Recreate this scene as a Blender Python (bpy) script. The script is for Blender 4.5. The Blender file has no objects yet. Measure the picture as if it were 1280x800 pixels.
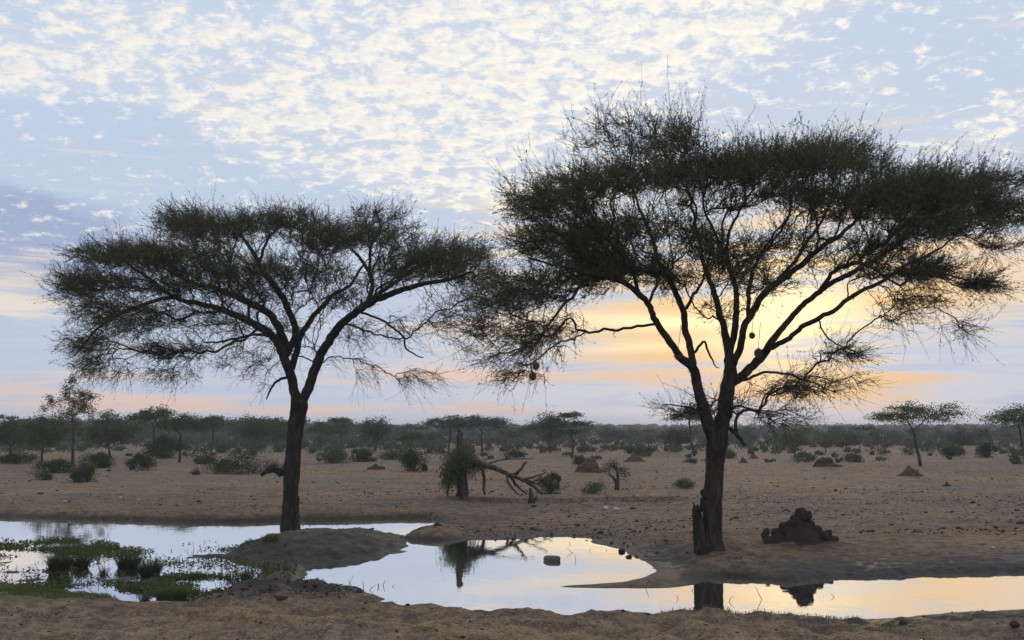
import bpy, math, random
import numpy as np

# ---------------------------------------------------------------- camera, sky, sun, exposure
scene = bpy.context.scene
COL = scene.collection
F = 1422.0                      # focal length in photo pixels (1280 wide)
HOR = 538.0                     # row of the true horizon
CAM_H = 2.7                     # eye height above the water
TH = math.atan((HOR - 400.0) / F)
CT, ST = math.cos(TH), math.sin(TH)

cam_data = bpy.data.cameras.new('camera')
cam_data.sensor_width = 36.0
cam_data.lens = F / 1280.0 * 36.0
cam_data.clip_start = 0.1
cam_data.clip_end = 6000.0
cam = bpy.data.objects.new('camera', cam_data)
COL.objects.link(cam)
cam.location = (0, 0, CAM_H)
cam.rotation_euler = (math.pi / 2 + TH, 0, 0)
scene.camera = cam


def ray(px, py):
    a, b = (px - 640.0) / F, (400.0 - py) / F
    return (a, CT - b * ST, ST + b * CT)


def at(px, py, Y):
    """point seen at a photo pixel, Y metres in front"""
    d = ray(px, py)
    k = Y / d[1]
    return (d[0] * k, Y, CAM_H + d[2] * k)


def gnd(px, py, z=0.0):
    """point of the level z seen at a photo pixel"""
    d = ray(px, py)
    k = (z - CAM_H) / d[2]
    return (d[0] * k, d[1] * k, z)


def dirang(px, py):
    d = ray(px, py)
    return math.atan2(d[0], d[1]), math.atan2(d[2], math.hypot(d[0], d[1]))


SUN_AZ, SUN_EL = dirang(985, 392)

scene.view_settings.view_transform = 'Standard'
scene.view_settings.look = 'None'
scene.view_settings.gamma = 1.0
scene.view_settings.use_curve_mapping = False
scene.view_settings.exposure = 0.0

sun_data = bpy.data.lights.new('sun', 'SUN')
sun_data.energy = 0.5
sun_data.angle = math.radians(2.5)
sun_data.color = (1.0, 0.72, 0.45)
sun = bpy.data.objects.new('sun', sun_data)
COL.objects.link(sun)
sun.location = (40, 100, 60)
sun.rotation_euler = (math.pi / 2 - SUN_EL, 0, math.pi - SUN_AZ)

world = bpy.data.worlds.new('World')
scene.world = world
world.use_nodes = True
world.cycles.sampling_method = 'MANUAL'
world.cycles.sample_map_resolution = 256


class NT:
    """small helper to write node maths"""
    def __init__(self, nt):
        self.nt = nt

    def new(self, kind, **kw):
        n = self.nt.nodes.new(kind)
        for k, v in kw.items():
            setattr(n, k, v)
        return n

    def link(self, a, b):
        self.nt.links.new(a, b)

    def put(self, sock, v):
        if hasattr(v, 'is_output') or isinstance(v, bpy.types.NodeSocket):
            self.link(v, sock)
        else:
            if hasattr(sock, 'default_value'):
                try:
                    sock.default_value = v
                except TypeError:
                    sock.default_value = tuple(v) + (1.0,)
                except ValueError:
                    sock.default_value = tuple(v) + (1.0,)

    def m(self, op, a, b=None, c=None, clamp=False):
        n = self.new('ShaderNodeMath', operation=op)
        n.use_clamp = clamp
        self.put(n.inputs[0], a)
        if b is not None:
            self.put(n.inputs[1], b)
        if c is not None:
            self.put(n.inputs[2], c)
        return n.outputs[0]

    def add(self, a, b): return self.m('ADD', a, b)
    def sub(self, a, b): return self.m('SUBTRACT', a, b)
    def mul(self, a, b): return self.m('MULTIPLY', a, b)
    def div(self, a, b): return self.m('DIVIDE', a, b)

    def step(self, v, lo, hi, t0=0.0, t1=1.0, smooth=True):
        n = self.new('ShaderNodeMapRange')
        n.interpolation_type = 'SMOOTHSTEP' if smooth else 'LINEAR'
        n.clamp = True
        self.put(n.inputs['Value'], v)
        n.inputs['From Min'].default_value = lo
        n.inputs['From Max'].default_value = hi
        n.inputs['To Min'].default_value = t0
        n.inputs['To Max'].default_value = t1
        return n.outputs[0]

    def mix(self, f, a, b, mode='MIX'):
        n = self.new('ShaderNodeMix', data_type='RGBA', blend_type=mode)
        n.clamp_factor = True
        self.put(n.inputs[0], f)
        for s, v in ((n.inputs[6], a), (n.inputs[7], b)):
            if isinstance(v, bpy.types.NodeSocket):
                self.link(v, s)
            else:
                s.default_value = tuple(v[:3]) + (1.0,)
        return n.outputs[2]

    def xyz(self, x, y, z):
        n = self.new('ShaderNodeCombineXYZ')
        for s, v in zip(n.inputs, (x, y, z)):
            self.put(s, v)
        return n.outputs[0]

    def noise(self, vec, scale, detail=4.0, rough=0.55, dist=0.0, lac=2.0):
        n = self.new('ShaderNodeTexNoise')
        if vec is not None:
            self.link(vec, n.inputs['Vector'])
        n.inputs['Scale'].default_value = scale
        n.inputs['Detail'].default_value = detail
        n.inputs['Roughness'].default_value = rough
        n.inputs['Distortion'].default_value = dist
        n.inputs['Lacunarity'].default_value = lac
        return n.outputs['Fac']

    def voro(self, vec, scale, feature='F1', rnd=1.0):
        n = self.new('ShaderNodeTexVoronoi', feature=feature)
        self.link(vec, n.inputs['Vector'])
        n.inputs['Scale'].default_value = scale
        n.inputs['Randomness'].default_value = rnd
        return n.outputs['Distance']


def build_sky():
    nt = world.node_tree
    nt.nodes.clear()
    N = NT(nt)
    out = N.new('ShaderNodeOutputWorld')
    bg = N.new('ShaderNodeBackground')
    bg.inputs['Strength'].default_value = 0.1
    N.link(bg.outputs[0], out.inputs[0])
    sky = N.new('ShaderNodeTexSky', sky_type='NISHITA')
    sky.sun_disc = False
    sky.sun_elevation = max(SUN_EL, math.radians(5.0))
    sky.sun_rotation = SUN_AZ
    sky.altitude = 400
    sky.air_density = 1.0
    sky.dust_density = 0.5
    sky.ozone_density = 1.0
    tc = N.new('ShaderNodeTexCoord')
    sep = N.new('ShaderNodeSeparateXYZ')
    N.link(tc.outputs['Generated'], sep.inputs[0])
    x, y, z = sep.outputs
    az = N.m('ARCTAN2', x, y)
    el = N.m('ARCSINE', z)
    zc = N.m('MAXIMUM', z, 0.0)

    # how near the sun a direction lies
    sd = (math.sin(SUN_AZ) * math.cos(SUN_EL), math.cos(SUN_AZ) * math.cos(SUN_EL), math.sin(SUN_EL))
    vm = N.new('ShaderNodeVectorMath', operation='DOT_PRODUCT')
    N.link(tc.outputs['Generated'], vm.inputs[0])
    vm.inputs[1].default_value = sd
    ang = N.m('ARCCOSINE', N.m('MINIMUM', vm.outputs['Value'], 0.99999))

    def glow(width):
        return N.m('EXPONENT', N.mul(N.mul(N.div(ang, width), N.div(ang, width)), -1.0))

    g_wide, g_mid, g_core = glow(0.50), glow(0.165), glow(0.060)

    AE = N.xyz(az, el, 0.0)

    def blob(px, py, wx, wy, rot=0.0):
        """soft oval of cloud cover about one direction of the sky"""
        a0, e0 = dirang(px, py)
        mp = N.new('ShaderNodeMapping', vector_type='TEXTURE')
        mp.inputs['Location'].default_value = (a0, e0, 0)
        mp.inputs['Rotation'].default_value = (0, 0, rot)
        mp.inputs['Scale'].default_value = (wx * 2.0 / F, wy * 2.0 / F, 1.0)
        N.link(AE, mp.inputs['Vector'])
        gr = N.new('ShaderNodeTexGradient', gradient_type='QUADRATIC_SPHERE')
        N.link(mp.outputs[0], gr.inputs['Vector'])
        return N.m('MULTIPLY', gr.outputs['Fac'], 1.6)

    # cloud deck seen in perspective: direction projected on a level sheet overhead
    den = N.add(zc, 0.22)
    P = N.xyz(N.div(x, den), N.div(y, den), 0.0)

    # thin high veil over the Nishita blue
    h = N.step(el, 0.0, 0.40)
    veil = N.mix(h, (5.3, 6.1, 7.7), (5.6, 6.7, 8.6))
    veil = N.mix(N.mul(g_wide, 0.12), veil, (8.0, 7.6, 7.0))
    base = N.mix(0.95, sky.outputs[0], veil)

    # grey-blue bank low on the left
    PB = N.xyz(N.mul(az, 3.0), N.mul(el, 11.0), 0.0)
    nb = N.noise(PB, 2.6, 3, 0.6)
    bank = N.add(blob(15, 290, 170, 52, -0.12), N.mul(blob(-260, 310, 300, 70), 1.0))
    bank = N.step(N.add(bank, N.mul(N.sub(nb, 0.5), 1.6)), 0.25, 0.95)
    base = N.mix(N.mul(bank, 0.85), base, (3.5, 4.2, 6.2))

    # one low sheet: grey-blue bars, and streaks lit peach and gold
    PL = N.xyz(N.mul(az, 4.6), N.mul(el, 58.0), 11.0)
    nl = N.noise(PL, 1.5, 4, 0.64, 0.5)
    low = N.mul(N.step(el, 0.0, 0.015), N.step(el, 0.10, 0.20, 1.0, 0.0))
    st = N.mul(N.step(nl, 0.52, 0.36), low)
    base = N.mix(N.mul(st, 0.45), base, (4.9, 5.5, 7.3))

    # glow of the hidden sun through thinner cloud
    gl_up = N.step(el, 0.045, 0.085)
    base = N.mix(N.mul(N.mul(g_mid, 0.10), gl_up), base, (10.2, 8.8, 6.0))
    base = N.mix(N.mul(N.mul(g_core, 0.38), gl_up), base, (13.5, 11.4, 7.2))

    cover = N.add(N.mul(blob(850, 414, 240, 46, 0.03), 1.5), N.mul(blob(1005, 482, 130, 24), 1.7))
    cover = N.add(cover, N.mul(blob(560, 470, 200, 14), 1.0))
    cover = N.add(cover, N.mul(blob(130, 498, 300, 26, -0.05), 0.85))
    cover = N.add(cover, N.mul(blob(10, 362, 100, 44), 0.85))
    cover = N.add(cover, N.mul(blob(615, 512, 110, 10, -0.08), 0.95))
    cover = N.add(cover, N.mul(blob(1245, 345, 110, 55), 1.2))
    cover = N.add(cover, N.mul(blob(930, 320, 330, 80), 0.58))
    cover = N.add(cover, N.mul(blob(640, 280, 120, 40), 0.55))
    stre = N.step(N.add(N.mul(cover, 0.60), N.mul(N.sub(nl, 0.5), 2.3)), 0.12, 0.80)
    peach = N.mix(N.step(el, 0.02, 0.10), (8.6, 6.0, 4.9), (8.9, 7.7, 6.5))
    gold = N.mix(g_core, N.mix(N.step(el, 0.03, 0.08), (9.8, 5.8, 2.4), (10.4, 6.7, 2.8)), (15.0, 11.4, 5.8))
    lit = N.mix(N.m('MINIMUM', N.mul(g_mid, 1.45), 1.0), peach, gold)
    base = N.mix(N.mul(stre, 0.88), base, lit)
    bright = N.add(N.add(N.mul(blob(890, 403, 190, 11, -0.02), 0.75), N.mul(blob(830, 431, 150, 7, 0.02), 0.6)), N.mul(blob(1000, 392, 70, 20), 0.6))
    bright = N.mul(bright, N.step(nl, 0.30, 0.62, 0.35, 1.0))
    base = N.mix(bright, base, (14.5, 11.8, 7.0))

    # altocumulus: small rippled cells over the upper sky
    big = N.noise(P, 2.6, 2, 0.5)
    cell = N.noise(P, 23.0, 5, 0.68, 0.2)
    cov = N.add(N.mul(blob(640, 60, 290, 120, 0.22), 1.30), N.mul(blob(560, 170, 190, 60, -0.25), 0.75))
    cov = N.add(cov, N.mul(blob(200, 20, 220, 44), 0.60))
    cov = N.add(cov, N.mul(blob(60, 88, 170, 38, 0.15), 1.15))
    cov = N.add(cov, N.mul(blob(320, 150, 90, 44, 0.4), 0.80))
    cov = N.add(cov, N.mul(blob(215, 130, 60, 20), 0.70))
    cov = N.add(cov, N.mul(blob(870, 20, 170, 70), 1.0))
    cov = N.add(cov, N.mul(blob(1075, 104, 75, 18), 0.85))
    cov = N.add(cov, N.mul(blob(1240, 150, 90, 30, 0.25), 0.6))
    cov = N.add(cov, N.mul(blob(540, 226, 190, 20, -0.10), 1.1))
    cov = N.add(cov, N.mul(blob(90, 205, 130, 14), 0.5))
    cov = N.sub(cov, N.add(N.mul(blob(170, 195, 320, 62), 0.55), N.mul(blob(1170, 50, 170, 90), 0.45)))
    cov = N.sub(cov, N.mul(blob(20, 300, 260, 70), 0.9))
    up = N.step(el, 0.42, 0.70)            # beyond the frame the broken deck goes on
    cov = N.m('MAXIMUM', N.m('MINIMUM', cov, 1.1), N.mul(up, N.step(big, 0.40, 0.60, 0.25, 0.9)))
    cov = N.add(cov, N.mul(N.sub(big, 0.5), 1.3))
    thin = N.mul(N.step(cov, 0.10, 1.0), N.step(el, 0.13, 0.20))
    base = N.mix(N.mul(thin, 0.24), base, (8.6, 8.4, 8.2))
    dens = N.add(N.mul(cov, 0.50), N.mul(N.sub(cell, 0.5), 3.6))
    ps_ = N.new('ShaderNodeVectorMath', operation='ADD')
    N.link(P, ps_.inputs[0])
    ps_.inputs[1].default_value = (0.013 * math.sin(SUN_AZ) + 0.004, 0.013 * math.cos(SUN_AZ), 0)
    cell2 = N.noise(ps_.outputs[0], 23.0, 3, 0.62, 0.2)
    side = N.step(N.sub(cell, cell2), -0.10, 0.10)
    alto = N.mul(N.step(dens, 0.10, 0.88), N.step(el, 0.12, 0.17))
    thick = N.m('MULTIPLY', N.step(dens, 0.35, 1.30), N.sub(1.35, side), clamp=True)
    cw = N.mix(g_wide, (9.9, 9.4, 8.5), (11.6, 10.8, 9.2))
    cg = N.mix(g_wide, (6.9, 6.9, 7.3), (8.3, 7.9, 7.6))
    cc = N.mix(N.mul(thick, 0.95), cw, cg)
    base = N.mix(N.mul(alto, 0.95), base, cc)

    # below the horizon: ground-coloured
    base = N.mix(N.step(el, -0.03, 0.0), (1.6, 1.3, 1.1), base)
    N.link(base, bg.inputs['Color'])


build_sky()

# ---------------------------------------------------------------- helpers
RNG = np.random.default_rng(11)


def tag(o, label=None, cat=None, group=None, kind=None):
    if label:
        o['label'] = label
    if cat:
        o['category'] = cat
    if group:
        o['group'] = group
    if kind:
        o['kind'] = kind
    return o


def empty(name, loc):
    o = bpy.data.objects.new(name, None)
    o.empty_display_size = 0.2
    COL.objects.link(o)
    o.location = loc
    return o


def link(name, me, parent=None):
    o = bpy.data.objects.new(name, me)
    COL.objects.link(o)
    if parent is not None:
        o.parent = parent
    return o


class MB:
    """collects vertices and faces (all quads or all triangles per chunk)"""
    def __init__(self):
        self.v, self.q, self.t, self.n, self.fa = [], [], [], 0, []

    def add(self, v, f):
        v = np.asarray(v, float).reshape(-1, 3)
        f = np.asarray(f, int)
        if f.size:
            (self.q if f.shape[1] == 4 else self.t).append(f + self.n)
        self.v.append(v)
        self.n += len(v)

    def mesh(self, name, mat, smooth=False, origin=(0, 0, 0)):
        me = bpy.data.meshes.new(name)
        v = np.concatenate(self.v) if self.v else np.zeros((0, 3))
        v = v - np.asarray(origin, float)
        q = np.concatenate(self.q) if self.q else np.zeros((0, 4), int)
        t = np.concatenate(self.t) if self.t else np.zeros((0, 3), int)
        me.vertices.add(len(v))
        me.vertices.foreach_set('co', v.astype(np.float32).ravel())
        nl = q.size + t.size
        me.loops.add(nl)
        me.loops.foreach_set('vertex_index', np.concatenate([q.ravel(), t.ravel()]).astype(np.int32))
        npoly = len(q) + len(t)
        me.polygons.add(npoly)
        starts = np.concatenate([np.arange(len(q)) * 4, q.size + np.arange(len(t)) * 3]).astype(np.int32)
        me.polygons.foreach_set('loop_start', starts)
        if smooth:
            me.polygons.foreach_set('use_smooth', np.ones(npoly, bool))
        me.update(calc_edges=True)
        if mat is not None:
            me.materials.append(mat)
        return me

    def obj(self, name, mat, parent=None, smooth=False, origin=(0, 0, 0)):
        return link(name, self.mesh(name, mat, smooth, origin), parent)


def hash2(i, j, seed):
    h = (i.astype(np.int64) * 374761393 + j.astype(np.int64) * 668265263 + seed * 974711) & 0x7fffffff
    h = ((h ^ (h >> 13)) * 1274126177) & 0x7fffffff
    h = (h ^ (h >> 16)) & 0xffff
    return h / 65535.0


def vnoise(x, y, seed=0):
    xi, yi = np.floor(x).astype(np.int64), np.floor(y).astype(np.int64)
    fx, fy = x - xi, y - yi
    fx, fy = fx * fx * (3 - 2 * fx), fy * fy * (3 - 2 * fy)
    a, b = hash2(xi, yi, seed), hash2(xi + 1, yi, seed)
    c, d = hash2(xi, yi + 1, seed), hash2(xi + 1, yi + 1, seed)
    return (a + (b - a) * fx) * (1 - fy) + (c + (d - c) * fx) * fy - 0.5


def fbm(x, y, scale, octaves=4, gain=0.5, seed=0):
    s, amp, f = 0.0, 1.0, 1.0 / scale
    for o in range(octaves):
        s = s + amp * vnoise(x * f + 17.3 * o, y * f - 9.1 * o, seed + o)
        amp *= gain
        f *= 2.03
    return s


def sstep(x, a, b):
    t = np.clip((x - a) / (b - a), 0, 1)
    return t * t * (3 - 2 * t)


def tube(mb, pts, rad, sides=8, cap=True, rough=0.0, seed=0):
    """tapered tube along a path"""
    P = np.asarray(pts, float)
    R = np.asarray(rad, float)
    K = len(P)
    T = np.gradient(P, axis=0)
    T /= np.linalg.norm(T, axis=1)[:, None] + 1e-9
    u = np.cross(T[0], (0.31, 0.77, 0.12))
    if np.linalg.norm(u) < 1e-3:
        u = np.cross(T[0], (1.0, 0, 0))
    U = np.zeros((K, 3))
    for k in range(K):
        u = u - T[k] * np.dot(u, T[k])
        u /= np.linalg.norm(u) + 1e-9
        U[k] = u
    V = np.cross(T, U)
    a = np.arange(sides) * 2 * math.pi / sides
    rr = R[:, None] * np.ones((1, sides))
    if rough:
        g = np.random.default_rng(seed)
        rib = g.normal(0, 1, sides)[None, :] * 0.6 + g.normal(0, 1, (K, sides)) * 0.7
        rr = rr * (1 + rough * rib)
    ring = P[:, None, :] + rr[:, :, None] * (np.cos(a)[None, :, None] * U[:, None, :] + np.sin(a)[None, :, None] * V[:, None, :])
    idx = np.arange(K * sides).reshape(K, sides)
    f = np.stack([idx[:-1], np.roll(idx[:-1], -1, 1), np.roll(idx[1:], -1, 1), idx[1:]], -1).reshape(-1, 4)
    mb.add(ring.reshape(-1, 3), f)
    if cap:
        base = mb.n - K * sides
        mb.add(np.array([P[-1] + T[-1] * R[-1] * 0.3, P[0] - T[0] * R[0] * 0.2]), np.zeros((0, 3), int))
        c = mb.n - 2
        e = base + (K - 1) * sides + np.arange(sides)
        mb.t.append(np.stack([e, np.roll(e, -1), np.full(sides, c)], -1))
        e = base + np.arange(sides)
        mb.t.append(np.stack([np.roll(e, -1), e, np.full(sides, c + 1)], -1))


def tubes(mb, P, R, sides=3):
    """many thin tubes at once: P (N,K,3), R (N,K)"""
    N_, K = P.shape[:2]
    if N_ == 0:
        return
    T = P[:, -1] - P[:, 0]
    T /= np.linalg.norm(T, axis=1)[:, None] + 1e-9
    ref = np.where(np.abs(T[:, 2:3]) > 0.8, np.array([[1.0, 0, 0]]), np.array([[0, 0, 1.0]]))
    U = np.cross(T, ref)
    U /= np.linalg.norm(U, axis=1)[:, None] + 1e-9
    V = np.cross(T, U)
    a = np.arange(sides) * 2 * math.pi / sides
    off = np.cos(a)[None, :, None] * U[:, None, :] + np.sin(a)[None, :, None] * V[:, None, :]
    v = P[:, :, None, :] + R[:, :, None, None] * off[:, None, :, :]
    idx = np.arange(N_ * K * sides).reshape(N_, K, sides)
    f = np.stack([idx[:, :-1], np.roll(idx[:, :-1], -1, 2), np.roll(idx[:, 1:], -1, 2), idx[:, 1:]], -1).reshape(-1, 4)
    mb.add(v.reshape(-1, 3), f)


def unit(v):
    return v / (np.linalg.norm(v, axis=-1, keepdims=True) + 1e-9)


def leaves(mb, C, D, ln, wd, g, cup=0.0):
    """small pointed leaf faces: centres C, long axes D, length and width (arrays or numbers)"""
    n = len(C)
    if n == 0:
        return
    D = unit(D)
    S = unit(np.cross(D, g.normal(0, 1, (n, 3))))
    ln = np.broadcast_to(ln, (n,))[:, None] * g.uniform(0.65, 1.25, (n, 1))
    wd = np.broadcast_to(wd, (n,))[:, None] * g.uniform(0.65, 1.25, (n, 1))
    a = C - D * ln * 0.5
    b = C + S * wd * 0.5 - D * ln * 0.05
    c = C + D * ln * 0.5
    d = C - S * wd * 0.5 + D * ln * 0.08
    v = np.stack([a, b, c, d], 1)
    idx = np.arange(n * 4).reshape(n, 4)
    mb.add(v.reshape(-1, 3), idx)


def resample(P, step):
    P = np.asarray(P, float)
    # Catmull-Rom through the traced points
    Q = np.vstack([2 * P[0] - P[1], P, 2 * P[-1] - P[-2]])
    out = []
    for i in range(1, len(Q) - 2):
        p0, p1, p2, p3 = Q[i - 1], Q[i], Q[i + 1], Q[i + 2]
        n = max(1, int(math.ceil(np.linalg.norm((p2 - p1)[:3]) / step)))
        for k in range(n):
            t = k / n
            out.append(0.5 * (2 * p1 + (p2 - p0) * t + (2 * p0 - 5 * p1 + 4 * p2 - p3) * t * t + (3 * p1 - p0 - 3 * p2 + p3) * t ** 3))
    out.append(Q[-2])
    return np.array(out)


# ---------------------------------------------------------------- materials
def material(name):
    m = bpy.data.materials.new(name)
    m.use_nodes = True
    m.node_tree.nodes.clear()
    N = NT(m.node_tree)
    out = N.new('ShaderNodeOutputMaterial')
    return m, N, out


def principled(N, out, color, rough=0.9, spec=0.2):
    b = N.new('ShaderNodeBsdfPrincipled')
    if isinstance(color, bpy.types.NodeSocket):
        N.link(color, b.inputs['Base Color'])
    else:
        b.inputs['Base Color'].default_value = tuple(color) + (1,)
    N.put(b.inputs['Roughness'], rough)
    b.inputs['Specular IOR Level'].default_value = spec
    N.link(b.outputs[0], out.inputs[0])
    return b


def bump(N, bsdf, height, strength, dist):
    n = N.new('ShaderNodeBump')
    n.inputs['Strength'].default_value = strength
    n.inputs['Distance'].default_value = dist
    N.link(height, n.inputs['Height'])
    N.link(n.outputs[0], bsdf.inputs['Normal'])


def coord(N, kind='Object'):
    return N.new('ShaderNodeTexCoord').outputs[kind]


def geo_pos(N):
    return N.new('ShaderNodeNewGeometry').outputs['Position']


def mat_leaf(name, c0, c1, trans=0.25):
    m, N, out = material(name)
    gi = N.new('ShaderNodeNewGeometry').outputs['Random Per Island']
    n = N.noise(geo_pos(N), 0.9, 2)
    c = N.mix(N.add(N.mul(gi, 0.65), N.mul(n, 0.35)), c0, c1)
    d = N.new('ShaderNodeBsdfDiffuse')
    t = N.new('ShaderNodeBsdfTranslucent')
    N.link(c, d.inputs[0])
    N.link(N.mix(0.5, c, (c1[0] * 1.2, c1[1] * 1.15, c1[2] * 0.6)), t.inputs[0])
    mx = N.new('ShaderNodeMixShader')
    mx.inputs[0].default_value = trans
    N.link(d.outputs[0], mx.inputs[1])
    N.link(t.outputs[0], mx.inputs[2])
    N.link(mx.outputs[0], out.inputs[0])
    return m


def mat_bark(name, c0, c1, scale=9.0):
    m, N, out = material(name)
    p = geo_pos(N)
    mp = N.new('ShaderNodeMapping')
    mp.inputs['Scale'].default_value = (1, 1, 0.22)
    N.link(p, mp.inputs[0])
    n = N.noise(mp.outputs[0], scale, 5, 0.65, 0.4)
    n2 = N.noise(p, 2.1, 3)
    c = N.mix(N.step(n, 0.35, 0.68), c0, c1)
    c = N.mix(N.mul(n2, 0.35), c, (c0[0] * 0.7, c0[1] * 0.75, c0[2] * 0.8))
    b = principled(N, out, c, 0.92, 0.15)
    bump(N, b, n, 0.9, 0.035)
    return m


def mat_earth(name, c0, c1, scale=6.0, bs=0.8):
    m, N, out = material(name)
    p = geo_pos(N)
    n = N.noise(p, scale, 6, 0.65)
    n2 = N.noise(p, scale * 0.2, 3)
    c = N.mix(N.add(N.mul(n, 0.7), N.mul(n2, 0.3)), c0, c1)
    b = principled(N, out, c, 0.95, 0.12)
    bump(N, b, n, bs, 0.05)
    return m


M = {}
M['leaf'] = mat_leaf('acacia_leaf', (0.070, 0.078, 0.040), (0.140, 0.142, 0.072), 0.28)
M['leaf_far'] = mat_leaf('thicket_leaf', (0.050, 0.066, 0.036), (0.112, 0.128, 0.066), 0.2)
M['leaf_grey'] = mat_leaf('dry_grey_leaf', (0.070, 0.066, 0.058), (0.130, 0.118, 0.098), 0.15)
M['leaf_dark'] = mat_leaf('dark_bush_leaf', (0.035, 0.050, 0.026), (0.075, 0.092, 0.045), 0.15)
M['leaf_olive'] = mat_leaf('olive_leaf', (0.085, 0.100, 0.048), (0.150, 0.160, 0.080), 0.25)
M['grass'] = mat_leaf('grass_blade', (0.060, 0.090, 0.030), (0.130, 0.160, 0.060), 0.3)
M['sedge'] = mat_leaf('sedge_blade', (0.040, 0.050, 0.028), (0.090, 0.100, 0.055), 0.25)
M['weed'] = mat_leaf('water_weed', (0.055, 0.075, 0.030), (0.130, 0.145, 0.060), 0.25)
M['dry_grass'] = mat_leaf('dry_grass', (0.16, 0.12, 0.075), (0.28, 0.21, 0.13), 0.2)
M['bark'] = mat_bark('acacia_bark', (0.026, 0.020, 0.016), (0.082, 0.060, 0.044))
M['twig'] = mat_bark('twig_bark', (0.040, 0.030, 0.022), (0.085, 0.062, 0.042))
M['bark_far'] = mat_bark('grey_bark', (0.045, 0.038, 0.032), (0.110, 0.092, 0.076), 6.0)
M['dead'] = mat_bark('dead_wood', (0.050, 0.041, 0.033), (0.130, 0.105, 0.082), 7.0)
M['termite'] = mat_earth('termite_earth', (0.026, 0.021, 0.018), (0.085, 0.062, 0.048))
M['red_termite'] = mat_earth('red_termite_earth', (0.055, 0.036, 0.028), (0.120, 0.074, 0.055))
M['stone'] = mat_earth('grey_stone', (0.090, 0.080, 0.070), (0.230, 0.200, 0.170), 9.0)
M['dung'] = mat_earth('dark_clod', (0.035, 0.026, 0.020), (0.085, 0.062, 0.046), 12.0)
M['pale_stone'] = mat_earth('pale_stone', (0.42, 0.38, 0.33), (0.62, 0.57, 0.50), 12.0, 0.3)
M['nest'] = mat_earth('nest_straw', (0.110, 0.075, 0.045), (0.260, 0.180, 0.100), 30.0)


def mat_ground():
    m, N, out = material('dry_earth')
    p = geo_pos(N)
    wet_shade = N.new('ShaderNodeAttribute')
    wet_shade.attribute_name = 'wet_shade'
    grs = N.new('ShaderNodeAttribute')
    grs.attribute_name = 'green'
    w, g = wet_shade.outputs['Fac'], grs.outputs['Fac']
    mp = N.new('ShaderNodeMapping')
    mp.inputs['Scale'].default_value = (0.45, 1.0, 1.0)
    N.link(p, mp.inputs[0])
    ps = mp.outputs[0]
    n_big = N.noise(ps, 0.11, 4, 0.6)
    n_mid = N.noise(ps, 0.30, 5, 0.62, 0.3)
    n_fine = N.noise(p, 4.5, 6, 0.68)
    n_grit = N.noise(p, 26.0, 3, 0.6)
    n_lump = N.noise(ps, 1.6, 5, 0.65, 0.2)
    c = N.mix(N.step(n_big, 0.38, 0.58), (0.167, 0.133, 0.103), (0.243, 0.156, 0.089))
    c = N.mix(N.mul(N.step(n_mid, 0.48, 0.70), 0.65), c, (0.118, 0.082, 0.053))
    c = N.mix(N.mul(N.step(n_mid, 0.46, 0.28), 0.55), c, (0.342, 0.205, 0.107))
    c = N.mix(N.mul(N.step(n_lump, 0.48, 0.62), 0.62), c, (0.077, 0.052, 0.034))
    c = N.mix(N.mul(N.step(n_lump, 0.46, 0.34), 0.42), c, (0.336, 0.227, 0.144))
    c = N.mix(N.mul(N.step(n_fine, 0.47, 0.62), 0.72), c, (0.062, 0.042, 0.028))
    c = N.mix(N.mul(N.step(n_fine, 0.47, 0.34), 0.45), c, (0.373, 0.247, 0.148))
    c = N.mix(N.mul(N.step(n_grit, 0.53, 0.64), 0.55), c, (0.410, 0.284, 0.178))
    c = N.mix(N.mul(N.step(n_grit, 0.47, 0.36), 0.50), c, (0.087, 0.061, 0.043))
    vo = N.voro(ps, 0.75)
    c = N.mix(N.mul(N.step(vo, 0.26, 0.06), N.mul(N.step(n_mid, 0.40, 0.56), 0.65)), c, (0.093, 0.066, 0.045))
    c = N.mix(N.mul(N.step(N.add(g, N.mul(N.sub(n_fine, 0.5), 0.8)), 0.25, 0.8), 0.6), c, (0.118, 0.113, 0.048))
    dark = N.mix(N.step(n_fine, 0.35, 0.65), (0.018, 0.015, 0.012), (0.066, 0.052, 0.041))
    wf = N.step(N.add(w, N.mul(N.sub(n_fine, 0.5), 0.75)), 0.20, 0.85)
    c = N.mix(N.mul(wf, 0.92), c, dark)
    b = principled(N, out, c, N.step(wf, 0.0, 1.0, 0.95, 0.62), 0.25)
    hh = N.add(N.mul(n_fine, 0.8), N.mul(n_grit, 0.25))
    bump(N, b, hh, 1.0, 0.09)
    return m


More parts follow.
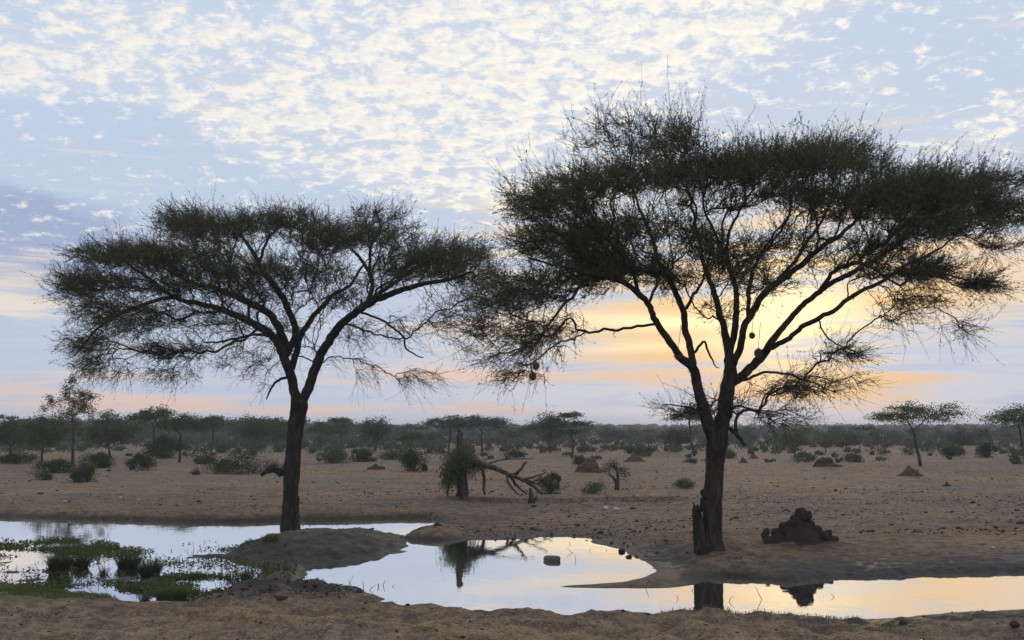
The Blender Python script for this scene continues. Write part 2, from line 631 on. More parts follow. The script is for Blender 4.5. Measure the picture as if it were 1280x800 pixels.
def mat_water():
    m, N, out = material('pond_water')
    p = geo_pos(N)
    mp = N.new('ShaderNodeMapping')
    mp.inputs['Scale'].default_value = (1.0, 0.5, 1.0)
    N.link(p, mp.inputs[0])
    rip = N.noise(mp.outputs[0], 3.0, 3, 0.5)
    rip2 = N.noise(p, 14.0, 2, 0.5)
    scum = N.noise(mp.outputs[0], 1.6, 5, 0.6)
    d = N.new('ShaderNodeBsdfDiffuse')
    N.link(N.mix(scum, (0.060, 0.055, 0.046), (0.110, 0.098, 0.078)), d.inputs[0])
    gl = N.new('ShaderNodeBsdfGlossy')
    gl.inputs['Roughness'].default_value = 0.015
    gl.inputs[0].default_value = (1.0, 1.0, 1.0, 1.0)
    bm = N.new('ShaderNodeBump')
    bm.inputs['Strength'].default_value = 0.10
    bm.inputs['Distance'].default_value = 0.02
    N.link(N.add(rip, N.mul(rip2, 0.12)), bm.inputs['Height'])
    N.link(bm.outputs[0], gl.inputs['Normal'])
    lw = N.new('ShaderNodeLayerWeight')
    lw.inputs['Blend'].default_value = 0.5
    refl = N.step(lw.outputs['Facing'], 0.30, 0.90, 0.08, 0.93, False)
    mx = N.new('ShaderNodeMixShader')
    N.link(refl, mx.inputs[0])
    N.link(d.outputs[0], mx.inputs[1])
    N.link(gl.outputs[0], mx.inputs[2])
    N.link(mx.outputs[0], out.inputs[0])
    return m


# ---------------------------------------------------------------- ground and water
SHORE_PX = [(-500, 643), (0, 645), (120, 648), (210, 651), (300, 651.5), (360, 650), (430, 649), (500, 647), (535, 647), (560, 652),
            (548, 658), (532, 664), (503, 669), (497, 674), (520, 675.5), (560, 675.5), (620, 675), (680, 673.5), (720, 676),
            (752, 681), (778, 689), (795, 699), (812, 709), (818, 714), (808, 721), (780, 727), (740, 730), (712, 731.5), (698, 733.5),
            (715, 735.5), (780, 735.5), (840, 734.5), (868, 731), (882, 724), (905, 720.5), (940, 723), (965, 727), (1000, 729), (1022, 725), (1045, 723.5),
            (1100, 722), (1170, 718), (1280, 714), (1550, 707),
            (1550, 745), (1400, 756), (1280, 763), (1180, 768), (1060, 772), (900, 772), (740, 771), (640, 768), (560, 765), (480, 763), (448, 761),
            (470, 750), (452, 742), (405, 739), (371, 737), (370, 718), (374, 712), (350, 714), (325, 726), (300, 737), (262, 746), (232, 757),
            (170, 754), (120, 746), (60, 742), (0, 740), (-500, 737)]
SHORE = np.array([gnd(a, b)[:2] for a, b in SHORE_PX])


def poly_sd(x, y, poly):
    """signed distance to a polygon, positive outside"""
    shp = x.shape
    x, y = x.ravel(), y.ravel()
    best = np.full(x.shape, 1e9)
    inside = np.zeros(x.shape, bool)
    n = len(poly)
    for i in range(n):
        ax, ay = poly[i]
        bx, by = poly[(i + 1) % n]
        ex, ey = bx - ax, by - ay
        t = np.clip(((x - ax) * ex + (y - ay) * ey) / (ex * ex + ey * ey + 1e-12), 0, 1)
        best = np.minimum(best, (x - ax - ex * t) ** 2 + (y - ay - ey * t) ** 2)
        c = ((ay > y) != (by > y)) & (x < (bx - ax) * (y - ay) / (by - ay + 1e-12) + ax)
        inside ^= c
    d = np.sqrt(best)
    return np.where(inside, -d, d).reshape(shp)


def gauss(x, y, px, py, z, sx, sy):
    cx, cy, _ = gnd(px, py, z)
    return np.exp(-((x - cx) / sx) ** 2 - ((y - cy) / sy) ** 2)


ISLAND = gnd(393, 676, 0.15)


def pits(x, y, cell, seed):
    """trampled hoof pits: depth 0..1 at scattered spots"""
    ix, iy = np.floor(x / cell).astype(np.int64), np.floor(y / cell).astype(np.int64)
    out = np.zeros(x.shape)
    for dx in (-1, 0, 1):
        for dy in (-1, 0, 1):
            jx, jy = ix + dx, iy + dy
            cx, cy = (jx + hash2(jx, jy, seed)) * cell, (jy + hash2(jx, jy, seed + 1)) * cell
            rr = cell * (0.22 + 0.30 * hash2(jx, jy, seed + 2))
            on = hash2(jx, jy, seed + 3) > 0.35
            d2 = ((x - cx) ** 2 + (y - cy) ** 2) / rr ** 2
            out = np.maximum(out, np.where(on, np.clip(1 - d2, 0, 1), 0))
    return out


def terrain(x, y):
    """height, wetness with painted shade, greenness of the ground"""
    x, y = np.asarray(x, float), np.asarray(y, float)
    wob = fbm(x, y, 1.3, 4, 0.55, 5)
    near = y < 60
    sd = np.full(x.shape, 60.0)
    if near.any():
        xn, yn = x[near], y[near]
        sd[near] = poly_sd(xn + 0.22 * wob[near], yn + 0.30 * wob[near], SHORE)
    px = 640 + F * x / np.maximum(y, 1.0)                     # bearing, used to vary the banks along the shore
    right = sstep(px, 880, 1010) * (y < 60)
    spit = sstep(px, 545, 600) * (1 - sstep(px, 830, 900)) * (y > 17) * (y < 40)
    nearb = (y < 19.2) * 1.0
    step = 0.19 - 0.09 * right - 0.15 * spit - 0.07 * nearb
    pos = np.maximum(sd, 0)
    z = step * (1 - np.exp(-pos / (0.14 + 0.6 * spit))) + (0.33 - 0.19 * nearb) * (1 - np.exp(-pos / 9.0))
    z += right * 0.05 * (1 - np.exp(-pos / 1.2))
    z = np.where(sd < 0, -0.16 * (1 - np.exp(sd / 0.6)), z)
    # island under the acacia
    ix, iy = (x - ISLAND[0]), (y - ISLAND[1])
    r = np.sqrt(np.where(ix > 0, (ix / 2.05) ** 2, (ix / 1.80) ** 2) + np.where(iy > 0, (iy / 4.2) ** 2, (iy / 3.5) ** 2)) + 0.16 * wob
    isl = 0.33 * np.clip(1 - r ** 2.4, -0.4, 1)
    tail = 0.10 * gauss(x, y, 468, 689, 0, 0.75, 0.8) - 0.04
    z = np.where(sd < 3.0, np.maximum(z, np.maximum(isl, np.where(y < 26, tail, -1))), z)
    z += np.clip(isl / 0.1, 0, 1) * (r < 1) * (0.10 * fbm(x, y, 0.7, 4, 0.6, 41) + 0.05 * fbm(x, y, 0.25, 3, 0.6, 43))
    # foreground hump and near bank
    z += 0.24 * gauss(x, y, 560, 795, 0.3, 1.55, 0.8) * np.clip(pos / 0.6, 0, 1)
    z += 0.12 * gauss(x, y, 430, 800, 0.3, 1.0, 0.8) * np.clip(pos / 0.6, 0, 1)
    z += 0.06 * gauss(x, y, 1300, 775, 0.2, 1.2, 0.8) * np.clip(pos / 0.6, 0, 1)
    z += 0.55 * sstep(y, 11.0, 2.0)
    # termite mound apron, tree roots
    z += 0.15 * gauss(x, y, 1003, 688, 0.12, 1.0, 0.75) * np.clip(pos / 0.8, 0, 1)
    z += 0.06 * gauss(x, y, 890, 688, 0.15, 0.6, 0.7)
    z += 0.10 * gauss(x, y, 577, 622, 0.42, 1.5, 2.0)
    # dip with standing shade right of the peninsula
    z -= 0.07 * gauss(x, y, 709, 668, 0.1, 0.9, 0.9)
    # mud patch and marsh: lumps at water level
    mud = gauss(x, y, 345, 745, 0, 1.9, 1.6)
    lump = fbm(x, y, 0.32, 4, 0.6, 31)
    z += mud * (0.13 * lump + 0.012)
    marsh = gauss(x, y, 150, 712, 0, 3.6, 3.2)
    z += marsh * (0.15 * fbm(x, y, 0.8, 4, 0.6, 57) + 0.012)
    # roughness of the trampled ground
    land = np.clip(z / 0.06, 0, 1)
    dn = np.clip(1.0 - y / 120.0, 0.15, 1)
    z += land * dn * (0.065 * fbm(x, y, 0.9, 4, 0.6, 71) + 0.030 * fbm(x, y, 0.22, 3, 0.6, 91))
    fg = sstep(y, 19.0, 16.0)
    z += land * fg * 0.09 * fbm(x, y, 0.4, 5, 0.68, 121)
    # hoof-pocked shore right of the pool
    z += land * gauss(x, y, 835, 690, 0.1, 1.5, 2.0) * 0.13 * fbm(x, y, 0.35, 3, 0.55, 131)
    hoof = np.zeros(x.shape)
    tr = near & (y > 9) & (y < 42)
    if tr.any():
        hoof[tr] = pits(x[tr], y[tr], 0.34, 201) + 0.6 * pits(x[tr], y[tr], 0.19, 301)
    zone = np.clip(1.1 - pos / 4.0, 0.15, 1) * (0.35 + 0.65 * sstep(fbm(x, y, 2.2, 2, 0.5, 211), -0.15, 0.2))
    z -= land * hoof * zone * 0.034
    # long swells of the plain
    z += sstep(y, 36, 90) * (0.35 * fbm(x, y, 22, 3, 0.5, 141)) + 1.0 * sstep(y, 150, 900) + 1.8 * sstep(y, 800, 1400)
    wet_shade = np.exp(-np.maximum(z, 0) / 0.17) * (sd < 6) * np.clip(1 - sd / 5.0, 0, 1)
    wet_shade = np.maximum(wet_shade, mud * 0.95)
    wet_shade = np.maximum(wet_shade, 0.9 * gauss(x, y, 358, 722, 0, 0.9, 1.6))
    wet_shade = np.maximum(wet_shade, 0.95 * gauss(x, y, 372, 711, 0, 0.7, 1.2))
    wet_shade = np.maximum(wet_shade, 1.0 * np.clip(isl / 0.08, 0, 1) * (r < 1.05) * (0.55 + 0.5 * sstep(-iy, -1.0, 2.6)))
    wet_shade = np.maximum(wet_shade, 0.62 * gauss(x, y, 850, 692, 0.1, 1.3, 2.2))
    wet_shade = np.maximum(wet_shade, 0.60 * gauss(x, y, 1003, 686, 0.2, 1.2, 1.3))
    wet_shade = np.maximum(wet_shade, 0.85 * right * np.clip(1.15 - pos / 2.2, 0, 1))
    wet_shade = np.maximum(wet_shade, 0.9 * gauss(x, y, 709, 668, 0.1, 0.9, 0.9))  # shade lying in the dip, painted as darker ground
    wet_shade = wet_shade * (1 - 0.55 * gauss(x, y, 790, 731, 0, 1.6, 0.5))
    green = 0.9 * gauss(x, y, 70, 752, 0.1, 2.6, 0.75) + 0.5 * gauss(x, y, 30, 790, 0.2, 1.2, 0.8) + 0.35 * gauss(x, y, 1000, 792, 0.2, 1.6, 0.5)
    green += 0.35 * gauss(x, y, 120, 775, 0.2, 2.0, 0.5) + 0.25 * (y > 30) * (y < 34)
    return z, np.clip(wet_shade, 0, 1), np.clip(green, 0, 1)


def spaced(a, d0, grow, lim):
    out, d = [a], d0
    while out[-1] < lim:
        d *= grow
        out.append(out[-1] + d)
    return np.array(out)


def build_ground():
    xi = np.arange(-15.0, 15.001, 0.075)
    xo = spaced(15.0, 0.075, 1.09, 1900)[1:]
    xs = np.concatenate([-xo[::-1], xi, xo])
    ya = np.arange(10.5, 40.0, 0.075)
    yo = spaced(ya[-1], 0.075, 1.035, 2550)[1:]
    yb = 10.5 - spaced(0.0, 0.1, 1.15, 60)[1:]
    ys = np.concatenate([yb[::-1], ya, yo])
    X, Y = np.meshgrid(xs, ys)
    z, wet_shade, green = terrain(X.ravel(), Y.ravel())
    nx, ny = len(xs), len(ys)
    idx = np.arange(nx * ny).reshape(ny, nx)
    f = np.stack([idx[:-1, :-1], idx[:-1, 1:], idx[1:, 1:], idx[1:, :-1]], -1).reshape(-1, 4)
    mb = MB()
    mb.add(np.stack([X.ravel(), Y.ravel(), z], -1), f)
    o = mb.obj('ground', mat_ground(), smooth=True)
    for nm, arr in (('wet_shade', wet_shade), ('green', green)):
        a = o.data.attributes.new(nm, 'FLOAT', 'POINT')
        a.data.foreach_set('value', arr.astype(np.float32))
    tag(o, kind='structure')


def hz(x, y):
    return float(terrain(np.array([x]), np.array([y]))[0][0])


def on_ground(px, py, guess=0.35):
    """ground point seen at a photo pixel (iterated on the terrain height)"""
    z = guess
    for _ in range(6):
        p = gnd(px, py, z)
        z = 0.5 * z + 0.5 * hz(p[0], p[1])
    p = gnd(px, py, z)
    return (p[0], p[1], hz(p[0], p[1]))


build_ground()
mbw = MB()
mbw.add([(-60, 9.0, 0), (60, 9.0, 0), (60, 42, 0), (-60, 42, 0)], [(0, 1, 2, 3)])
pond = mbw.obj('pond_water', mat_water())
tag(pond, kind='structure')

# ---------------------------------------------------------------- big acacias
def grow_crown(start, allow, attract, bf=0.35):
    """join scattered crown points to the limbs by a balanced spanning tree; returns positions, parents"""
    n0, n1 = len(start['p']), len(attract)
    pos = np.vstack([start['p'], attract])
    par = np.concatenate([start['par'], np.full(n1, -1, int)])
    plen = np.concatenate([start['len'], np.zeros(n1)])
    best = np.full(n1, 1e9)
    bpar = np.zeros(n1, int)
    for i in np.nonzero(allow)[0]:
        d = np.linalg.norm(attract - pos[i], axis=1)
        c = d + bf * plen[i]
        k = c < best
        best[k], bpar[k] = c[k], i
    open_ = np.ones(n1, bool)
    order = []
    for _ in range(n1):
        cost = np.where(open_, best, 1e9)
        j = int(np.argmin(cost))
        open_[j] = False
        g = n0 + j
        order.append(g)
        par[g] = bpar[j]
        plen[g] = plen[bpar[j]] + np.linalg.norm(pos[g] - pos[bpar[j]])
        c = np.linalg.norm(attract - pos[g], axis=1) + bf * plen[g]
        k = open_ & (c < best)
        best[k], bpar[k] = c[k], g
    return pos, par, order


def build_acacia(name, label, base, Y0, trunk_px, limbs_px, pads, seed, n_attract, leaf_len=0.072, leaf_w=0.0145,
                 twigs_per=5, shoots=None, extra=None):
    g = np.random.default_rng(seed)
    root = empty(name, base)
    tag(root, label, 'tree', 'tall umbrella acacias by the pond')
    scale = F / Y0 / CT
    org = np.array(base)

    def line(pts):
        """(px, py, radius px, depth offset m) -> metres"""
        out = []
        for px, py, r, dy in pts:
            p = at(px, py, Y0 + dy)
            out.append((*p, r * (0.88 if r < 8 else 1.0) / F * (Y0 + dy)))
        return np.array(out)

    T = resample(line(trunk_px), 0.10)
    # root flare and burls on the trunk
    h = T[:, 2] - T[0, 2]
    T[:, 3] *= 1 + 0.45 * np.exp(-h / 0.20) + 0.05 * np.sin(h * 5.3 + seed) * (h < 2.6)
    mb = MB()
    tube(mb, T[:, :3], T[:, 3], 16, rough=0.045, seed=seed)
    trunk = mb.obj('trunk', M['bark'], root, True, org)
    if extra:
        extra(root, trunk, org, line)

    P, PAR, LEN, AL, RN, PEN = [], [], [], [], [], []

    def near_node(p):
        d = np.linalg.norm(np.array(P) - p, axis=1)
        return int(np.argmin(d))

    # skeleton nodes of the trunk top, then of each limb
    limb_objs = []
    for i in range(len(T)):
        P.append(T[i, :3]); PAR.append(i - 1); LEN.append(h[i] * 0.6); AL.append(False); RN.append(T[i, 3]); PEN.append(0.0)
    limb_end = []
    for li, pts in enumerate(limbs_px):
        L = resample(line(pts), 0.11)
        k0 = near_node(L[0, :3])
        # slight waver so limbs do not run like wires
        m = np.linspace(0, 1, len(L))
        wav = np.cumsum(g.normal(0, 0.012, (len(L), 3)), 0)
        wav -= np.outer(m, wav[-1])
        L[:, :3] += wav
        mb = MB()
        Lt = L.copy()
        tube(mb, Lt[:, :3], np.maximum(Lt[:, 3], 0.008), 10 if L[0, 3] > 0.05 else 7, rough=0.05, seed=seed + li)
        mb.obj('limb', M['bark'], root, True, org)
        pk = k0
        for i in range(len(L)):
            P.append(L[i, :3]); PAR.append(pk)
            LEN.append(LEN[pk] + (np.linalg.norm(L[i, :3] - P[pk])))
            AL.append(m[i] > 0.40 and L[i, 3] < 0.13)
            RN.append(L[i, 3]); LEN[-1] += 0.0
            PEN.append(2.6 if pts[0][2] < 2.35 else 0.0)
            pk = len(P) - 1
    start = dict(p=np.array(P), par=np.array(PAR), len=np.array(LEN) + np.array(PEN))

    # crown points in pads of foliage, each pad with its own depth
    wts = np.array([p[2] * p[3] * p[4] for p in pads])
    cnt = np.maximum(4, (wts / wts.sum() * n_attract).astype(int))
    A, leafy, dro = [], [], []
    for (cx, cy, rx, ry, dens, lf, dr), n in zip(pads, cnt):
        cy += 7 if cy < 235 else 0
        layers = [g.uniform(-0.6, 0.6)] if rx * ry < 1000 else [g.uniform(-2.6, -1.2), g.uniform(-0.5, 0.5), g.uniform(1.2, 2.8)]
        w = g.integers(0, len(layers), n)
        q = g.normal(0, 1, (n, 3))
        q = q / np.linalg.norm(q, axis=1)[:, None] * g.uniform(0, 1, (n, 1)) ** 0.42
        for k in range(n):
            lay = layers[w[k]]
            jx, jy = (math.sin(lay * 7 + cx) * 0.22, math.cos(lay * 5 + cy) * 0.15)
            dep = Y0 + lay + q[k, 1] * min(1.6, rx / scale * 0.9)
            A.append(at(cx + (q[k, 0] + jx) * rx, cy + 7 + (q[k, 2] + jy) * ry * 0.84, dep))
            leafy.append(lf)
            dro.append(dr)
    A = np.array(A)
    pos, par, order = grow_crown(start, AL, A, 0.30)
    n0, n1_ = len(P), len(A)
    leafy = np.concatenate([np.zeros(n0), leafy])
    dro = np.concatenate([np.zeros(n0), dro])
    # pipe-model radii
    rad = np.zeros(len(pos))
    nch = np.zeros(len(pos), int)
    e = 2.35
    acc = np.zeros(len(pos))
    cap = np.concatenate([np.array(RN) * 0.8, np.zeros(n1_)])
    for gi in order:
        cap[gi] = cap[par[gi]]
    for gi in reversed(order):
        rad[gi] = max(0.0048, acc[gi] ** (1 / e))
        rad[gi] = min(rad[gi], max(0.006, min(0.055, cap[gi])))
        acc[par[gi]] += rad[gi] ** e
        nch[par[gi]] += 1
    # branches: follow from every tip back to a used node
    mb = MB()
    used = np.zeros(len(pos), bool)
    used[:n0] = True
    tips = [gi for gi in order if nch[gi] == 0]
    lens = {gi: 0 for gi in tips}
    for gi in tips:
        k, L = gi, 0
        while k >= n0:
            L += 1
            k = par[k]
        lens[gi] = L
    for gi in sorted(tips, key=lambda t: -lens[t]):
        path, k = [gi], gi
        while not used[k]:
            used[k] = True
            k = par[k]
            path.append(k)
        path = path[::-1]
        pts = pos[path].copy()
        rr = rad[path].copy()
        rr[0] = min(max(rr[1] * 1.15, 0.007), 0.06)
        if len(path) >= 2:
            R4 = resample(np.column_stack([pts, rr]), 0.14)
            R4[1:-1, :3] += g.normal(0, 0.016, (len(R4) - 2, 3))
            tube(mb, R4[:, :3], np.maximum(R4[:, 3], 0.004), 5 if rr[0] > 0.02 else 4, cap=False)
    # twigs: curved sprays off every crown node
    cen = np.array([base[0], Y0, base[2] + 2.5])
    src, dirs, ln, lf_, dr_ = [], [], [], [], []
    ids = np.arange(n0, len(pos))
    bd = unit(pos[ids] - pos[par[ids]])
    outw = unit(pos[ids] - cen)
    for r_ in range(twigs_per):
        keep = g.random(len(ids)) < np.where(leafy[ids] > 0.5, 1.0, 0.75)
        kk = ids[keep]
        t = g.uniform(0.0, 1.0, (len(kk), 1))
        s0 = pos[kk] * t + pos[par[kk]] * (1 - t)
        dd = bd[keep] * 0.55 + outw[keep] * (0.75, 0.75, 0.25) + g.normal(0, 0.45, (len(kk), 3))
        dd[:, 2] += np.where(dro[kk] > 0, -0.80 * dro[kk], 0.05)
        src.append(s0); dirs.append(unit(dd)); lf_.append(leafy[kk]); dr_.append(dro[kk])
        ln.append(g.uniform(0.18, 0.52, len(kk)) * np.where(dro[kk] > 0, 1.35, 1.0))
    if shoots:
        # long whippy shoots standing out of the crown's upper edge
        for (cx, cy, rx, n, up) in shoots:
            s0 = np.array([at(cx + g.uniform(-rx, rx), cy + g.uniform(-6, 10), Y0 + g.uniform(-2.2, 2.2)) for _ in range(n)])
            d2 = ((s0[:, None, :] - pos[None, ids, :]) ** 2).sum(-1)
            s0 = pos[ids[np.argmin(d2, 1)]]
            n_ = n
            dd = unit(s0 - cen) * (0.9, 0.9, 0.4) + g.normal(0, 0.35, (n, 3))
            dd[:, 2] += up
            src.append(s0); dirs.append(unit(dd)); lf_.append(np.full(n, 0.55)); dr_.append(np.full(n, -0.15))
            ln.append(g.uniform(0.35, 0.85, n))
    src, dirs, ln = np.vstack(src), np.vstack(dirs), np.concatenate(ln)
    lf_, dr_ = np.concatenate(lf_), np.concatenate(dr_)
    K = 5
    tt = np.linspace(0, 1, K)
    bend = g.normal(0, 0.34, (len(src), 3))
    bend[:, 2] -= 0.25 * np.maximum(dr_, 0) - 0.12
    bend2 = g.normal(0, 0.05, (len(src), 1, 3)) * np.sin(tt * 9.0)[None, :, None]
    TP = src[:, None, :] + ln[:, None, None] * (dirs[:, None, :] * tt[None, :, None] + bend[:, None, :] * (tt ** 2)[None, :, None] + bend2)
    TR = np.broadcast_to((0.0044 - 0.0022 * tt)[None, :], TP.shape[:2])
    tubes(mb, TP, TR, 3)
    crown_twigs = mb
    # leaves along the twigs
    lm = MB()
    nl = np.round(lf_ * 9.0 * (0.6 + ln / 0.45)).astype(int)
    nl = np.maximum(0, nl + g.integers(-2, 3, len(nl)))
    own = np.repeat(np.arange(len(src)), nl)
    u = g.uniform(0.12, 1.0, len(own))
    k = np.minimum((u * (K - 1)).astype(int), K - 2)
    fr = (u * (K - 1) - k)[:, None]
    C = TP[own, k] * (1 - fr) + TP[own, k + 1] * fr
    ax = unit(TP[own, k + 1] - TP[own, k])
    D = unit(ax * 1.0 + g.normal(0, 0.48, (len(own), 3)))
    C = C + D * leaf_len * 0.4 + g.normal(0, 0.012, C.shape)
    leaves(lm, C, D, leaf_len, leaf_w, g)
    crown = lm.obj('crown', M['leaf'], root, False, org)
    tw = crown_twigs.obj('twigs', M['twig'], crown, True, org)
    print(name, 'nodes', len(pos), 'twigs', len(src), 'leaves', len(own))
    return root, pos, ids


# ---- the acacia on the island
LB = on_ground(362, 660, 0.45)
LY = LB[1]
l_trunk = [(362, 664, 10.4, 0), (363, 640, 9.9, 0), (364, 600, 9.8, 0), (367, 560, 9.7, 0), (370, 530, 9.9, 0), (374, 508, 10.8, 0), (375, 500, 9, 0)]
l_limbs = [
    [(371, 512, 7.6, 0), (367, 480, 7.0, 0), (360, 450, 6.9, 0), (354, 432, 6.4, 0), (345, 420, 5.8, -.15), (330, 407, 5.8, -.4), (310, 394, 5.0, -.7), (289, 385, 4.6, -1.0), (269, 378, 4.2, -1.2), (248, 376, 3.8, -1.4), (225, 372, 3.3, -1.6), (205, 361, 2.8, -1.8), (185, 347, 2.2, -1.9), (160, 330, 1.5, -2.0)],
    [(225, 372, 2.8, -1.6), (200, 373, 2.6, -1.9), (172, 381, 2.4, -2.1), (144, 393, 2.0, -2.3), (120, 410, 1.6, -2.5), (99, 436, 1.1, -2.6)],
    [(356, 436, 6.6, 0), (351, 415, 6.0, .3), (339, 394, 5.4, .7), (316, 378, 5.0, 1.1), (293, 367, 4.4, 1.5), (269, 357, 3.8, 1.9), (249, 354, 3.2, 2.2), (225, 345, 2.4, 2.4), (195, 330, 1.6, 2.6)],
    [(358, 444, 5.6, 0), (368, 420, 5.2, -.2), (361, 390, 4.9, -.5), (347, 365, 4.6, -.8), (331, 345, 4.2, -1.0), (323, 328, 3.6, -1.1), (314, 310, 2.8, -1.2), (298, 290, 1.8, -1.3)],
    [(323, 330, 2.6, -1.1), (330, 308, 2.2, -.8), (342, 288, 1.6, -.5), (352, 270, 1.2, -.3)],
    [(364, 462, 5.0, 0), (371, 440, 4.8, .1), (377, 417, 4.4, .4), (388, 398, 4.0, .8), (402, 381, 3.4, 1.3), (416, 366, 2.8, 1.8), (436, 354, 2.2, 2.2), (455, 330, 1.6, 2.6)],
    [(376, 508, 7.2, 0), (383, 492, 6.8, 0), (393, 463, 6.6, 0), (408, 433, 6.2, -.2), (425, 409, 5.8, -.4), (445, 391, 5.4, -.6), (465, 375, 5.4, -.8), (489, 365, 4.6, -1.0), (516, 358, 3.8, -1.2), (536, 354, 3.2, -1.3), (563, 350, 2.4, -1.5), (592, 340, 1.6, -1.7)],
    [(458, 381, 3.6, -.7), (465, 360, 3.2, -.2), (461, 341, 2.8, .2), (454, 327, 2.4, .5), (438, 311, 1.6, .8)],
    [(461, 342, 2.4, .2), (463, 310, 2.2, .5), (474, 284, 1.8, .8), (469, 262, 1.2, 1.0)],
    [(440, 394, 3.4, -.5), (470, 372, 3.2, .6), (500, 348, 2.8, 1.4), (530, 330, 2.2, 2.0), (560, 318, 1.6, 2.4)],
    [(452, 390, 1.9, -.7), (479, 399, 1.7, -1.2), (502, 419, 1.5, -1.5), (509, 436, 1.3, -1.6), (529, 447, 0.9, -1.7)],
    [(357, 473, 2.2, 0), (347, 476, 1.9, -.2), (338, 486, 1.5, -.3), (333, 499, 0.9, -.4)],
    [(352, 592, 6.0, 0), (345, 586, 4.6, -.1), (335, 589, 3.6, -.2), (327, 594, 2.6, -.3)],
    [(392, 466, 2.6, 0), (393, 452, 2.0, -.1), (396, 446, 1.0, -.12)],
    [(340, 420, 2.4, -.2), (315, 418, 2.0, -.9), (285, 424, 1.5, -1.5), (255, 428, 1.0, -1.9)],
]
#        cx   cy   rx  ry  density leaf droop
l_pads = [
    (285, 277, 88, 26, 1.25, 1.0, 0), (345, 268, 55, 18, 1.1, 1.0, 0), (235, 268, 40, 18, 0.9, 0.8, 0),
    (150, 312, 68, 20, 1.3, 1.0, 0), (220, 316, 72, 24, 1.3, 1.0, 0), (105, 345, 42, 26, 1.0, 0.9, 0.1),
    (160, 350, 70, 24, 0.8, 0.8, 0), (112, 425, 36, 34, 0.75, 0.6, 0.5), (155, 398, 50, 26, 0.75, 0.6, 0.3),
    (225, 428, 48, 17, 0.9, 0.8, 0.2), (250, 345, 85, 30, 0.7, 0.75, 0), (310, 330, 60, 34, 0.7, 0.8, 0),
    (450, 288, 66, 24, 1.15, 0.95, 0), (480, 262, 48, 14, 0.6, 0.55, 0), (400, 290, 50, 26, 1.1, 0.95, 0),
    (540, 308, 70, 24, 1.1, 0.95, 0), (580, 330, 58, 28, 0.9, 0.9, 0), (520, 330, 62, 22, 1.0, 0.9, 0), (590, 360, 36, 26, 0.5, 0.7, 0.2),
    (390, 335, 66, 28, 0.85, 0.85, 0), (415, 368, 45, 20, 0.6, 0.7, 0), (350, 365, 45, 22, 0.4, 0.6, 0),
    (560, 385, 42, 36, 0.38, 0.35, 0.5), (580, 425, 28, 26, 0.22, 0.25, 0.8), (440, 412, 36, 24, 0.35, 0.35, 0.6),
    (452, 455, 22, 26, 0.32, 0.15, 0.9), (530, 467, 34, 20, 0.45, 0.15, 0.8), (500, 400, 40, 26, 0.25, 0.3, 0.6),
    (300, 435, 62, 28, 0.35, 0.4, 0.5), (205, 460, 66, 16, 0.40, 0.35, 0.7), (140, 450, 40, 22, 0.40, 0.4, 0.7),
    (330, 465, 20, 22, 0.18, 0.15, 0.7), (275, 395, 70, 22, 0.40, 0.5, 0.2), (405, 440, 28, 24, 0.12, 0.2, 0.7),
    (335, 400, 70, 26, 0.35, 0.45, 0.1), (200, 385, 80, 26, 0.45, 0.55, 0.1), (470, 350, 50, 20, 0.4, 0.5, 0), (300, 365, 60, 20, 0.4, 0.55, 0), (120, 380, 45, 20, 0.6, 0.6, 0.2),
]
l_shoots = [(290, 258, 90, 16, 0.1), (480, 262, 60, 26, 0.3), (580, 315, 60, 26, 0.2), (130, 305, 70, 20, 0.0)]
build_acacia('umbrella_acacia', 'smaller umbrella acacia with forked trunk standing on the pond island', LB, LY, l_trunk, l_limbs, l_pads, 5, 4500,
             shoots=l_shoots)

